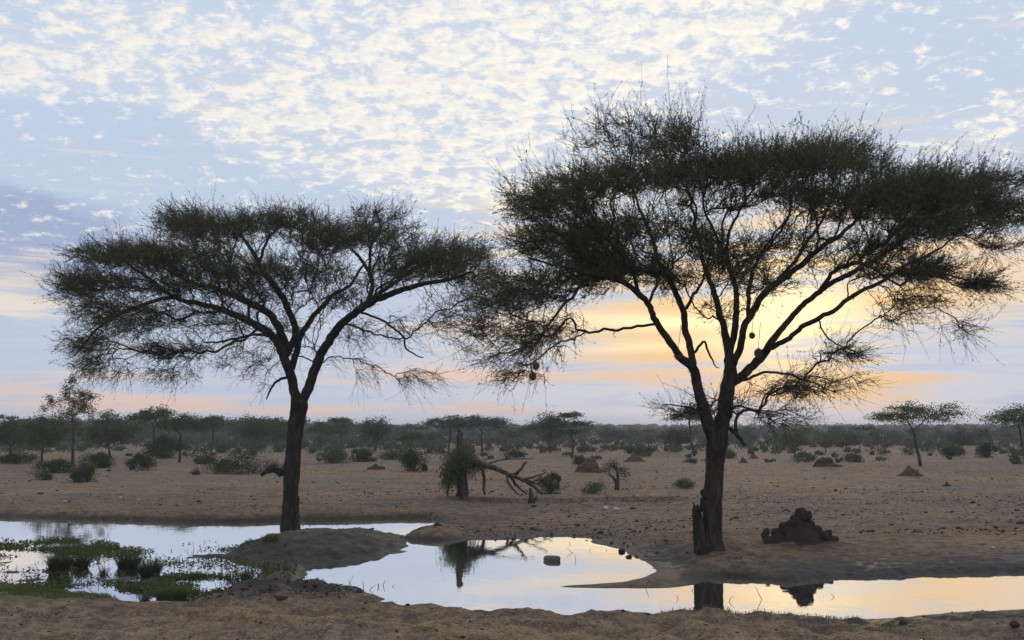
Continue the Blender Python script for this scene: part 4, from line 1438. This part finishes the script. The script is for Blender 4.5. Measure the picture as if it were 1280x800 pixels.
def big_mound():
    b = gnd(1000, 689, 0.12)
    m = b[1] / F
    g = np.random.default_rng(2)
    # knobs traced from the outline: (px, py, r) and lumps below
    knobs = [(1001, 640, 8), (1008, 643, 7.5), (989, 653, 6.5), (979, 655, 5.5), (995, 650, 9), (1010, 655, 9), (958, 662, 4.8), (956, 666, 5), (1022, 660, 6), (1036, 664, 5), (1030, 668, 6), (970, 664, 7), (984, 662, 9), (1000, 662, 12), (1016, 664, 10), (1044, 672, 5), (990, 674, 12), (1008, 674, 14), (972, 674, 10), (1026, 674, 10), (960, 674, 7), (1040, 678, 8)]
    blobs = []
    for px, py, r in knobs:
        p = at(px, py, b[1] + g.uniform(-.12, .12))
        rr = r * m * 0.95
        blobs.append((p[0] - b[0], p[1] - b[1], p[2] - b[2], rr, rr * g.uniform(1.0, 1.4), rr * g.uniform(.95, 1.15)))
    for k in range(44):          # the same knobby build round the back and front
        a = g.uniform(0, 2 * math.pi)
        rr = g.uniform(.1, .72)
        h = max(0.02, 0.62 * (1 - rr / .80) * g.uniform(.5, .95))
        s = g.uniform(.06, .12)
        blobs.append((math.cos(a) * rr, math.sin(a) * rr * .9, h, s, s, s * 1.1))
    blobs.append((0.02, 0, -.08, .80, .72, .24))
    blobs.append((0.02, 0, .12, .60, .52, .26))
    blobs.append((0.03, 0, .30, .42, .38, .26))
    blobs.append((0.04, 0, .50, .27, .26, .26))
    blobs.append((0.05, 0, .68, .18, .18, .22))
    blobs.append((0.05, 0, .0, .55, .5, .40))
    blobs.append((0.05, 0, .15, .30, .30, .45))
    o = lumps(blobs, 0.022, 'termite_mound', M['termite'], (b[0], b[1], b[2] - 0.04), 0.02)
    tag(o, 'large dark knobbly termite mound on the bank right of the tall acacia', 'termite mound', 'termite mounds')


big_mound()


def small_mound(px, top, base_y, w, label, mat='red_termite', peaks=1, seed=0):
    b = on_ground(px, base_y, 0.45)
    m = b[1] / F
    g = np.random.default_rng(seed + int(px))
    H = at(px, top, b[1])[2] - b[2]
    W = w * m
    blobs = [(0, 0, -0.05 * H, W * .5, W * .45, H * .42)]
    for k in range(16):
        a = g.uniform(0, 2 * math.pi)
        r = g.uniform(0.0, 0.34)
        h = H * (1 - r / .42) * g.uniform(.35, .75)
        s = W * g.uniform(.08, .15)
        blobs.append((math.cos(a) * r * W, math.sin(a) * r * W, max(h, .02), s, s, max(s, H * .2)))
    for k in range(peaks):
        x = (k - (peaks - 1) / 2) * W * .18 - W * .04
        blobs.append((x, 0, H * .55, W * .13, W * .13, H * .32))
        blobs.append((x, 0, H * .80, W * .075, W * .075, H * .20))
    tag(lumps(blobs, max(0.03, H * .06), 'termite_mound', M[mat], b, H * 0.018), label, 'termite mound', 'termite mounds')


small_mound(738, 572, 590, 44, 'pointed red termite mound left of the small leaning tree')
small_mound(1034, 571, 583, 40, 'flat dark termite mound far behind the large knobbly one', 'termite', 2)
small_mound(1138, 581, 595, 34, 'small red termite mound below the lone flat-topped acacia')
small_mound(929, 570, 579, 14, 'tiny pointed red termite mound right of the tall acacia trunk')
small_mound(942, 564, 573, 12, 'tiniest red termite mound farthest right of the tall acacia trunk')
small_mound(862, 572, 578, 22, 'low red termite mound left of the tall acacia trunk')
small_mound(793, 567, 577, 30, 'broad low red earth mound beyond the small leaning tree')
small_mound(1184, 602, 608, 14, 'small dark earth lump on the open plain at right', 'termite')
small_mound(470, 580, 587, 26, 'low dark earth mound between the island acacia and the dead snag', 'termite')


# ---------------------------------------------------------------- nests, stones, block
def nest(px, py, r, Y, label, tall=1.15):
    p = at(px, py, Y)
    g = np.random.default_rng(int(px * 3 + py))
    m = Y / F
    R = r * m * 0.82
    root = tag(empty('bird_nest', p), label, 'bird nest', 'weaver nests hanging in the tall acacia')
    v, f = ICO3
    n = 1 + 0.10 * g.normal(0, 1, len(v))
    v2 = v * n[:, None] * (R, R, R * tall)
    v2[:, 2] -= R * 0.35 * np.clip(-v2[:, 2] / R, 0, 1)
    mb = MB()
    mb.add(v2, f)
    body = mb.obj('nest_body', M['nest'], root)
    st = MB()
    d = unit(g.normal(0, 1, (320, 3)))
    s0 = d * R * 0.8 * (1, 1, tall)
    dd = unit(np.cross(d, g.normal(0, 1, (320, 3))) + d * 0.75)
    P = np.stack([s0, s0 + dd * R * .4, s0 + dd * R * .75 - np.array([0, 0, R * .15])], 1)
    tubes(st, P, np.broadcast_to(np.array([.005, .004, .002])[None], P.shape[:2]), 3)
    st.obj('straw', M['nest'], body)
    hs = MB()
    tube(hs, [(0, 0, R * .6), (R * .1, 0, R * 2.6), (R * .5, R * .3, R * 5.5), (R * .9, R * .6, R * 9.0)], [.006, .005, .005, .006], 4, cap=False)
    hs.obj('hanging_twig', M['twig'], root)
    sp = MB()
    tube(sp, [(0, 0, R * .3), (-R * .35, 0, -R * .75), (-R * .42, 0, -R * 1.35)], [R * .55, R * .36, R * .30], 9, cap=False, rough=.1)
    sp.obj('entrance_tube', M['nest'], root)


nest(948, 441, 5.2, RY - .35, 'larger round nest against the right-hand limb of the tall acacia')
nest(940, 419, 3.6, RY - .3, 'small nest hanging above the larger round one in the tall acacia')
nest(848, 444, 5.2, RY - .55, 'pale nest on the left-hand limb of the tall acacia', 0.9)
nest(665, 409, 4.6, RY - 2.3, 'nest hidden in the drooping left foliage of the tall acacia')
nest(670, 457, 4.2, RY - 2.5, 'upper nest of two at the tip of the drooping left branch')
nest(666, 470, 4.6, RY - 2.5, 'lowest nest at the tip of the drooping left branch')


def rock(px, py, w, h, label, mat='stone', name='stone', group='stones about the pond', cat='stone', box=0.0, sink=0.3, seed=0, z=None):
    b = on_ground(px, py, 0.2) if z is None else gnd(px, py, z)
    m = b[1] / F
    g = np.random.default_rng(seed + int(px))
    v, f = ICO3
    v = v.copy()
    if box:
        v = np.sign(v) * np.abs(v) ** (1 - box)
        v /= np.abs(v).max()
    n = g.normal(0, 1, (5, 3))
    dis = sum(0.05 * np.sin((v @ q) * 2.6 + i) for i, q in enumerate(n))
    v = v * (1 + dis[:, None])
    v = v * (w * m / 2, w * m / 2 * 0.8, h * m / 2)
    v[:, 2] += h * m / 2 * (1 - sink)
    mb = MB()
    mb.add(v, f)
    o = mb.obj(name, M[mat], None, True)
    o.location = b
    tag(o, label, cat, group)


rock(690, 702, 19, 8, 'brown squared block lying alone in the middle of the pool', 'stone', 'stone_block', box=0.55, sink=0.2, z=-0.02)
rock(1129, 781, 10, 7, 'dark stone on the near bank at right', 'dung', seed=3)
rock(1268, 784, 12, 8, 'dark stone on the near bank at the right picture edge', 'dung', seed=4)
rock(757, 637, 8, 5, 'pale stone on the plain, left one of two beyond the pool', 'pale_stone')
rock(770, 638, 8, 5, 'pale stone on the plain, right one of two beyond the pool', 'pale_stone')
rock(1241, 686, 5, 4, 'small white stone on the bank right of the termite mound', 'pale_stone')
rock(81, 628, 4, 3, 'tiny white stone on the far bank, leftmost of three', 'pale_stone')
rock(151, 623, 4, 3, 'tiny white stone on the far bank, middle of three', 'pale_stone')
rock(173, 626, 4, 3, 'tiny white stone on the far bank, rightmost of three', 'pale_stone')
rock(941, 635, 4, 3, 'tiny white stone right of the tall acacia trunk', 'pale_stone')
rock(777, 691, 9, 6, 'dark clod at the pool edge by the sand spit, upper one', 'dung', seed=7)
rock(786, 698, 8, 5, 'dark clod at the pool edge by the sand spit, lower one', 'dung', seed=8)


# ---------------------------------------------------------------- sedge and grass tufts standing in the marsh
def tuft(px, py, w, h, n, label, mat='sedge', name='sedge_tuft', group='sedge tufts in the marsh', width=0.013, flare=0.62, z=None):
    b = on_ground(px, py, 0.0) if z is None else gnd(px, py, z)
    b = (b[0], b[1], max(b[2], -0.03))
    m = b[1] / F
    g = np.random.default_rng(int(px * 5 + py))
    a = g.uniform(0, 2 * math.pi, n)
    r = np.sqrt(g.uniform(0, 1, n)) * w * m / 2 * 0.62
    s = np.column_stack([np.cos(a) * r, np.sin(a) * r, np.full(n, -0.02)])
    H = h * m * g.uniform(0.55, 1.1, n) * (1 - 0.35 * (r / (w * m / 2 * .62 + 1e-6)) ** 2)
    d = np.column_stack([np.cos(a), np.sin(a), np.zeros(n)]) * (flare * (0.3 + r / (w * m / 2)))[:, None] + g.normal(0, .12, (n, 3)) * (1, 1, 0)
    K = 4
    t = np.linspace(0, 1, K)
    P = s[:, None] + H[:, None, None] * (np.array([0, 0, 1.0])[None, None] * t[None, :, None] * (1 - 0.15 * t[None, :, None]) + d[:, None] * (t ** 1.7)[None, :, None])
    side = unit(np.cross(d + g.normal(0, .3, (n, 3)), (0, 0, 1.0)))
    wd = width * (1.0 - 0.85 * t)[None, :, None] * g.uniform(.7, 1.3, (n, 1, 1))
    L, Rr = P - side[:, None] * wd / 2, P + side[:, None] * wd / 2
    v = np.stack([L, Rr], 2).reshape(-1, 3)
    idx = np.arange(n * K * 2).reshape(n, K, 2)
    f = np.stack([idx[:, :-1, 0], idx[:, :-1, 1], idx[:, 1:, 1], idx[:, 1:, 0]], -1).reshape(-1, 4)
    mb = MB()
    mb.add(v, f)
    o = mb.obj(name, M[mat])
    o.location = b
    tag(o, label, 'grass tuft', group)


tuft(74, 711, 38, 26, 800, 'dark sedge tuft farthest left in the marsh')
tuft(101, 709, 26, 22, 500, 'dark sedge tuft just right of the farthest left one')
tuft(160, 715, 36, 28, 800, 'tall dark sedge tuft, left one of the middle pair')
tuft(187, 722, 32, 32, 720, 'tall dark sedge tuft, right one of the middle pair')
tuft(130, 722, 14, 22, 70, 'thin sparse sedge tuft between the left and middle pairs')
tuft(214, 748, 54, 20, 700, 'bright green grass clump on the near marsh edge', 'grass', 'grass_clump', width=0.02)
tuft(181, 753, 16, 20, 120, 'small dark sedge tuft left of the bright green clump')
tuft(290, 731, 22, 20, 110, 'sparse grey sedge tuft, left one of two by the mud', width=0.012)
tuft(308, 727, 22, 24, 120, 'sparse grey sedge tuft, right one of two by the mud', width=0.012)
tuft(243, 724, 40, 14, 220, 'low sedge clump right of the middle pair')
tuft(338, 682, 30, 13, 240, 'short grass clump on the left flank of the island', 'weed', 'grass_clump')

# ---------------------------------------------------------------- uncountable cover: weed, short grass, clods, woodland
def scatter_px(g, n, cx, cy, rx, ry):
    q = unit(g.normal(0, 1, (n, 2))) * g.uniform(0, 1, (n, 1)) ** 0.5
    return np.array([gnd(cx + a * rx, cy + b * ry, 0.0) for a, b in q])


def floating_weed():
    g = np.random.default_rng(77)
    mb = MB()
    beds = [(30, 683, 120, 11, 5200), (125, 690, 70, 6, 2000), (20, 694, 60, 7, 500), (165, 702, 60, 8, 350), (50, 716, 110, 14, 500), (110, 735, 120, 6, 2200), (190, 733, 60, 6, 1300),
            (225, 746, 50, 8, 1200), (270, 715, 80, 16, 700), (300, 704, 60, 9, 350), (255, 690, 50, 12, 90), (300, 689, 30, 5, 420), (240, 724, 50, 6, 800), (330, 724, 40, 10, 250)]
    for cx, cy, rx, ry, n in beds:
        P = scatter_px(g, n * 2, cx, cy, rx, ry)
        k = fbm(P[:, 0], P[:, 1], 0.8, 3, 0.6, 7) > -0.04
        P = P[k][:n]
        z = np.maximum(terrain(P[:, 0], P[:, 1])[0], 0.0)
        m = len(P)
        P[:, 2] = z + g.uniform(0.008, 0.07, m) * g.random(m) + 0.004
        D = np.column_stack([g.normal(0, 1, (m, 2)), g.uniform(0, .9, m)])
        leaves(mb, P, D, 0.055, 0.028, g)
    tag(mb.obj('water_weed', M['weed']), 'low green weed floating and rooting across the left shallows', 'water weed', kind='stuff')


floating_weed()


def short_grass():
    g = np.random.default_rng(78)
    mb = MB()
    for cx, cy, rx, ry, n in [(60, 752, 170, 8, 9000), (-20, 748, 120, 9, 3000), (210, 752, 50, 6, 1800), (40, 785, 60, 12, 900), (950, 775, 130, 5, 900), (1060, 790, 120, 10, 500), (440, 790, 160, 12, 300), (390, 672, 90, 20, 900)]:
        P = scatter_px(g, n, cx, cy, rx, ry)
        k = fbm(P[:, 0], P[:, 1], 0.5, 3, 0.6, 8) > -0.12
        P = P[k]
        z = terrain(P[:, 0], P[:, 1])[0]
        P, z = P[z > 0.0], z[z > 0.0]
        m = len(P)
        h = g.uniform(.02, .065, m)
        P[:, 2] = z + h * .4
        leaves(mb, P, g.normal(0, .45, (m, 3)) + (0, 0, 1), h * 1.2, 0.010, g)
    tag(mb.obj('short_grass', M['grass']), 'short green grass along the near left shore', 'grass', kind='stuff')
    mb = MB()
    n = 2600
    y = g.uniform(34, 95, n)
    x = g.uniform(-.52, .52, n) * y
    k = fbm(x * .5, y, 6, 3, .6, 3) > .05
    x, y = x[k], y[k]
    z = terrain(x, y)[0]
    nb = 5
    own = np.repeat(np.arange(len(x)), nb)
    P = np.column_stack([x, y, z])[own] + g.normal(0, 1, (len(own), 3)) * (.08, .08, 0)
    h = g.uniform(.04, .14, len(own))
    P[:, 2] += h * .4
    leaves(mb, P, g.normal(0, .5, (len(own), 3)) + (0, 0, 1), h, .02, g)
    tag(mb.obj('dry_grass', M['dry_grass']), 'thin dry grass stubble strewn over the brown plain', 'dry grass', kind='stuff')


short_grass()


def clods():
    g = np.random.default_rng(79)

    def strew(mb, x, y, size, flat=0.5, jag=0.28):
        z = terrain(x, y)[0]
        v, f = ICO1
        n = len(x)
        V = v[None] * (1 + g.normal(0, jag, (n, len(v), 1))) * size[:, None, None] * (1, 1, flat)
        V = V + np.column_stack([x, y, z + size * flat * .35])[:, None, :]
        F_ = (np.arange(n)[:, None, None] * len(v) + f[None]).reshape(-1, 3)
        mb.add(V.reshape(-1, 3), F_)

    mb = MB()
    n = 26000
    u = g.random(n)
    y = 1 / (1 / 27.0 - u * (1 / 27.0 - 1 / 120.0))
    x = g.uniform(-.55, .55, n) * y
    k = (fbm(x * .35, y, 5.0, 4, .6, 14) > .10) | (g.random(n) < .22)
    x, y = x[k], y[k]
    strew(mb, x, y, np.exp(g.normal(-4.05, .55, len(x))))
    tag(mb.obj('dung_clods', M['dung'], None, True), 'dark dung and earth clods strewn in streaks over the plain', 'clods', kind='stuff')

    mb = MB()
    for cx, cy, rx, ry, nn, s in [(340, 748, 120, 14, 420, .015), (415, 747, 50, 9, 200, .016), (250, 752, 60, 8, 200, .014), (840, 690, 70, 26, 110, .016), (800, 690, 30, 14, 14, .02), (330, 715, 50, 10, 120, .02)]:
        P = scatter_px(g, nn, cx, cy, rx, ry)
        z = terrain(P[:, 0], P[:, 1])[0]
        k = z > -.03
        strew(mb, P[k, 0], P[k, 1], np.exp(g.normal(math.log(s), .5, k.sum())))
    # crumbs on the near bank
    n = 2600
    y = g.uniform(10.5, 17.5, n)
    x = g.uniform(-.5, .5, n) * y
    z = terrain(x, y)[0]
    k = z > .04
    strew(mb, x[k], y[k], np.exp(g.normal(-4.7, .5, k.sum())))
    tag(mb.obj('mud_clods', M['termite'], None, True), 'crumbled mud clods along the trampled pond shore', 'clods', kind='stuff')

    # sticks and drowned stubble on the water
    mb = MB()
    P = []
    for cx, cy, rx, ry, nn in [(200, 712, 190, 26, 160), (330, 730, 60, 14, 60), (460, 733, 30, 6, 12), (700, 690, 90, 16, 8), (900, 745, 160, 12, 10)]:
        q = scatter_px(g, nn, cx, cy, rx, ry)
        P.append(q)
    P = np.vstack(P)
    n = len(P)
    P[:, 2] = np.maximum(terrain(P[:, 0], P[:, 1])[0], 0) - .01
    d = g.normal(0, .5, (n, 3)) + (0, 0, .9)
    h = g.uniform(.04, .16, n)
    T = np.stack([P, P + d * h[:, None] * .5, P + d * h[:, None] + g.normal(0, .03, (n, 3))], 1)
    tubes(mb, T, np.broadcast_to(np.array([.006, .005, .003])[None], (n, 3)), 3)
    tag(mb.obj('drowned_stubble', M['twig']), 'dark drowned stems poking out of the shallow water', 'stubble', kind='stuff')


clods()


def woodland():
    """the far wood and scrub that reads as one mass"""
    g = np.random.default_rng(80)

    def proto(kind, n):
        """unit tree: height 1, crown width 1"""
        c = g.normal(0, 1, (n, 3))
        nc = 9
        T = unit(g.normal(0, 1, (nc, 3))) * g.uniform(.2, 1, (nc, 1)) ** .5
        own = g.integers(0, nc, n)
        if kind == 'tree':
            C = T[own] * (.36, .36, .20) + c * (.10, .10, .07) + (0, 0, .72)
        elif kind == 'flat':
            C = T[own] * (.42, .42, .07) + c * (.10, .10, .035) + (0, 0, .86)
        else:
            C = T[own] * (.36, .36, .30) + c * (.12, .12, .14) + (0, 0, .40)
            C[:, 2] = np.abs(C[:, 2])
        return C

    def wood(name, mat, label, spec):
        mb, tr = MB(), MB()
        for (count, y0, y1, hfun, wr, kinds, n, ls, pw) in spec:
            u = g.random(count)
            y = y0 + (y1 - y0) * u ** pw
            x = g.uniform(-.62, .62, count) * y + g.normal(0, 3, count)
            z = terrain(x, y)[0]
            for kname in kinds:
                pass
            pr = [proto(k, n) for k in kinds for _ in range(4)]
            for i in range(count):
                C = pr[int(g.integers(len(pr)))]
                H = hfun(x[i], y[i])
                W = H * g.uniform(*wr)
                a = g.uniform(0, 6.28)
                R = np.array([[math.cos(a), -math.sin(a)], [math.sin(a), math.cos(a)]])
                Q = np.column_stack([C[:, :2] @ R.T * W, C[:, 2] * H]) + (x[i], y[i], z[i])
                s = ls * y[i] / F
                leaves(mb, Q, g.normal(0, 1, Q.shape), s * 1.5, s, g)
                if H > 1.8:
                    k = g.normal(0, .06 * H, (3, 2))
                    base = np.array([x[i], y[i], z[i] - .05])
                    pts = [base, base + (k[0, 0], k[0, 1], H * .35), base + (k[0, 0] + k[1, 0], k[0, 1] + k[1, 1], H * .75)]
                    r = max(.02 * H, .45 * y[i] / F)
                    tube(tr, pts, [r, r * .8, r * .4], 4, cap=False)
        o = tag(mb.obj(name, M[mat]), label, 'woodland', kind='stuff')
        return o, tr

    def hr(x, y):
        left = 1.0 + 0.65 * np.clip((-x / y) / .2 - .3, 0, 1)
        return (2.0 + .0042 * y) * left * g.uniform(.65, 1.12)

    def hb(x, y):
        return g.uniform(.35, 1.0) * (2.3 if g.random() < .25 else 1.0) * (1.25 if x < -.1 * y else 1.0)

    _, t1 = wood('far_woodland', 'leaf_far', 'grey-green wood filling the distance up to the skyline',
                 [(260, 150, 330, hr, (.8, 1.5), ('tree', 'flat', 'tree'), 190, 2.2, 1.0),
                  (460, 330, 800, hr, (.9, 1.7), ('tree', 'bush'), 110, 2.6, 1.0),
                  (900, 800, 1500, lambda x, y: g.uniform(3.5, 6.0), (1.2, 2.2), ('tree', 'bush'), 50, 2.6, 1.0)])
    _, t2 = wood('grey_thicket', 'leaf_grey', 'grey leafless thicket among the far wood',
                 [(950, 150, 420, lambda x, y: hr(x, y) * .72, (1.0, 1.8), ('bush', 'bush', 'tree'), 90, 2.1, 0.8),
                  (700, 420, 950, hr, (1.0, 1.8), ('bush', 'tree'), 60, 2.6, 1.0)])
    _, t3 = wood('low_scrub', 'leaf_far', 'low dark scrub dotted along the far side of the plain',
                 [(1250, 102, 270, hb, (1.0, 2.4), ('bush',), 110, 2.0, 1.0), (60, 68, 105, lambda x, y: g.uniform(.2, .6), (1.2, 2.4), ('bush',), 110, 1.8, 0.8)])
    mb = MB()
    for t in (t1, t2, t3):
        if t.n:
            off = mb.n
            for v in t.v:
                mb.v.append(v)
            for q in t.q:
                mb.q.append(q + off)
            mb.n += t.n
    tag(mb.obj('far_trunks', M['bark_far']), 'thin grey trunks standing within the far wood', 'trunks', kind='stuff')


woodland()

# ---------------------------------------------------------------- air
def haze():
    v = np.array([(sx, sy, sz) for sz in (-2.0, 13.0) for sy in (-70.0, 2750.0) for sx in (-2100.0, 2100.0)])
    f = np.array([(0, 2, 3, 1), (4, 5, 7, 6), (0, 1, 5, 4), (2, 6, 7, 3), (0, 4, 6, 2), (1, 3, 7, 5)])
    mb = MB()
    mb.add(v, f)
    m, N, out = material('thin_haze')
    pv = N.new('ShaderNodeVolumePrincipled')
    pv.inputs['Color'].default_value = (0.86, 0.90, 0.97, 1)
    pv.inputs['Density'].default_value = 0.0006
    pv.inputs['Anisotropy'].default_value = 0.2
    N.link(pv.outputs[0], out.inputs['Volume'])
    o = mb.obj('haze', m)
    o.display_type = 'WIRE'
    tag(o, kind='stuff')


haze()

scene.cycles.use_adaptive_sampling = True
scene.cycles.adaptive_threshold = 0.02
scene.cycles.max_bounces = 5
scene.cycles.diffuse_bounces = 2
scene.cycles.glossy_bounces = 2
scene.cycles.transmission_bounces = 2
scene.cycles.volume_bounces = 0
scene.cycles.transparent_max_bounces = 4
scene.cycles.caustics_reflective = False
scene.cycles.caustics_refractive = False
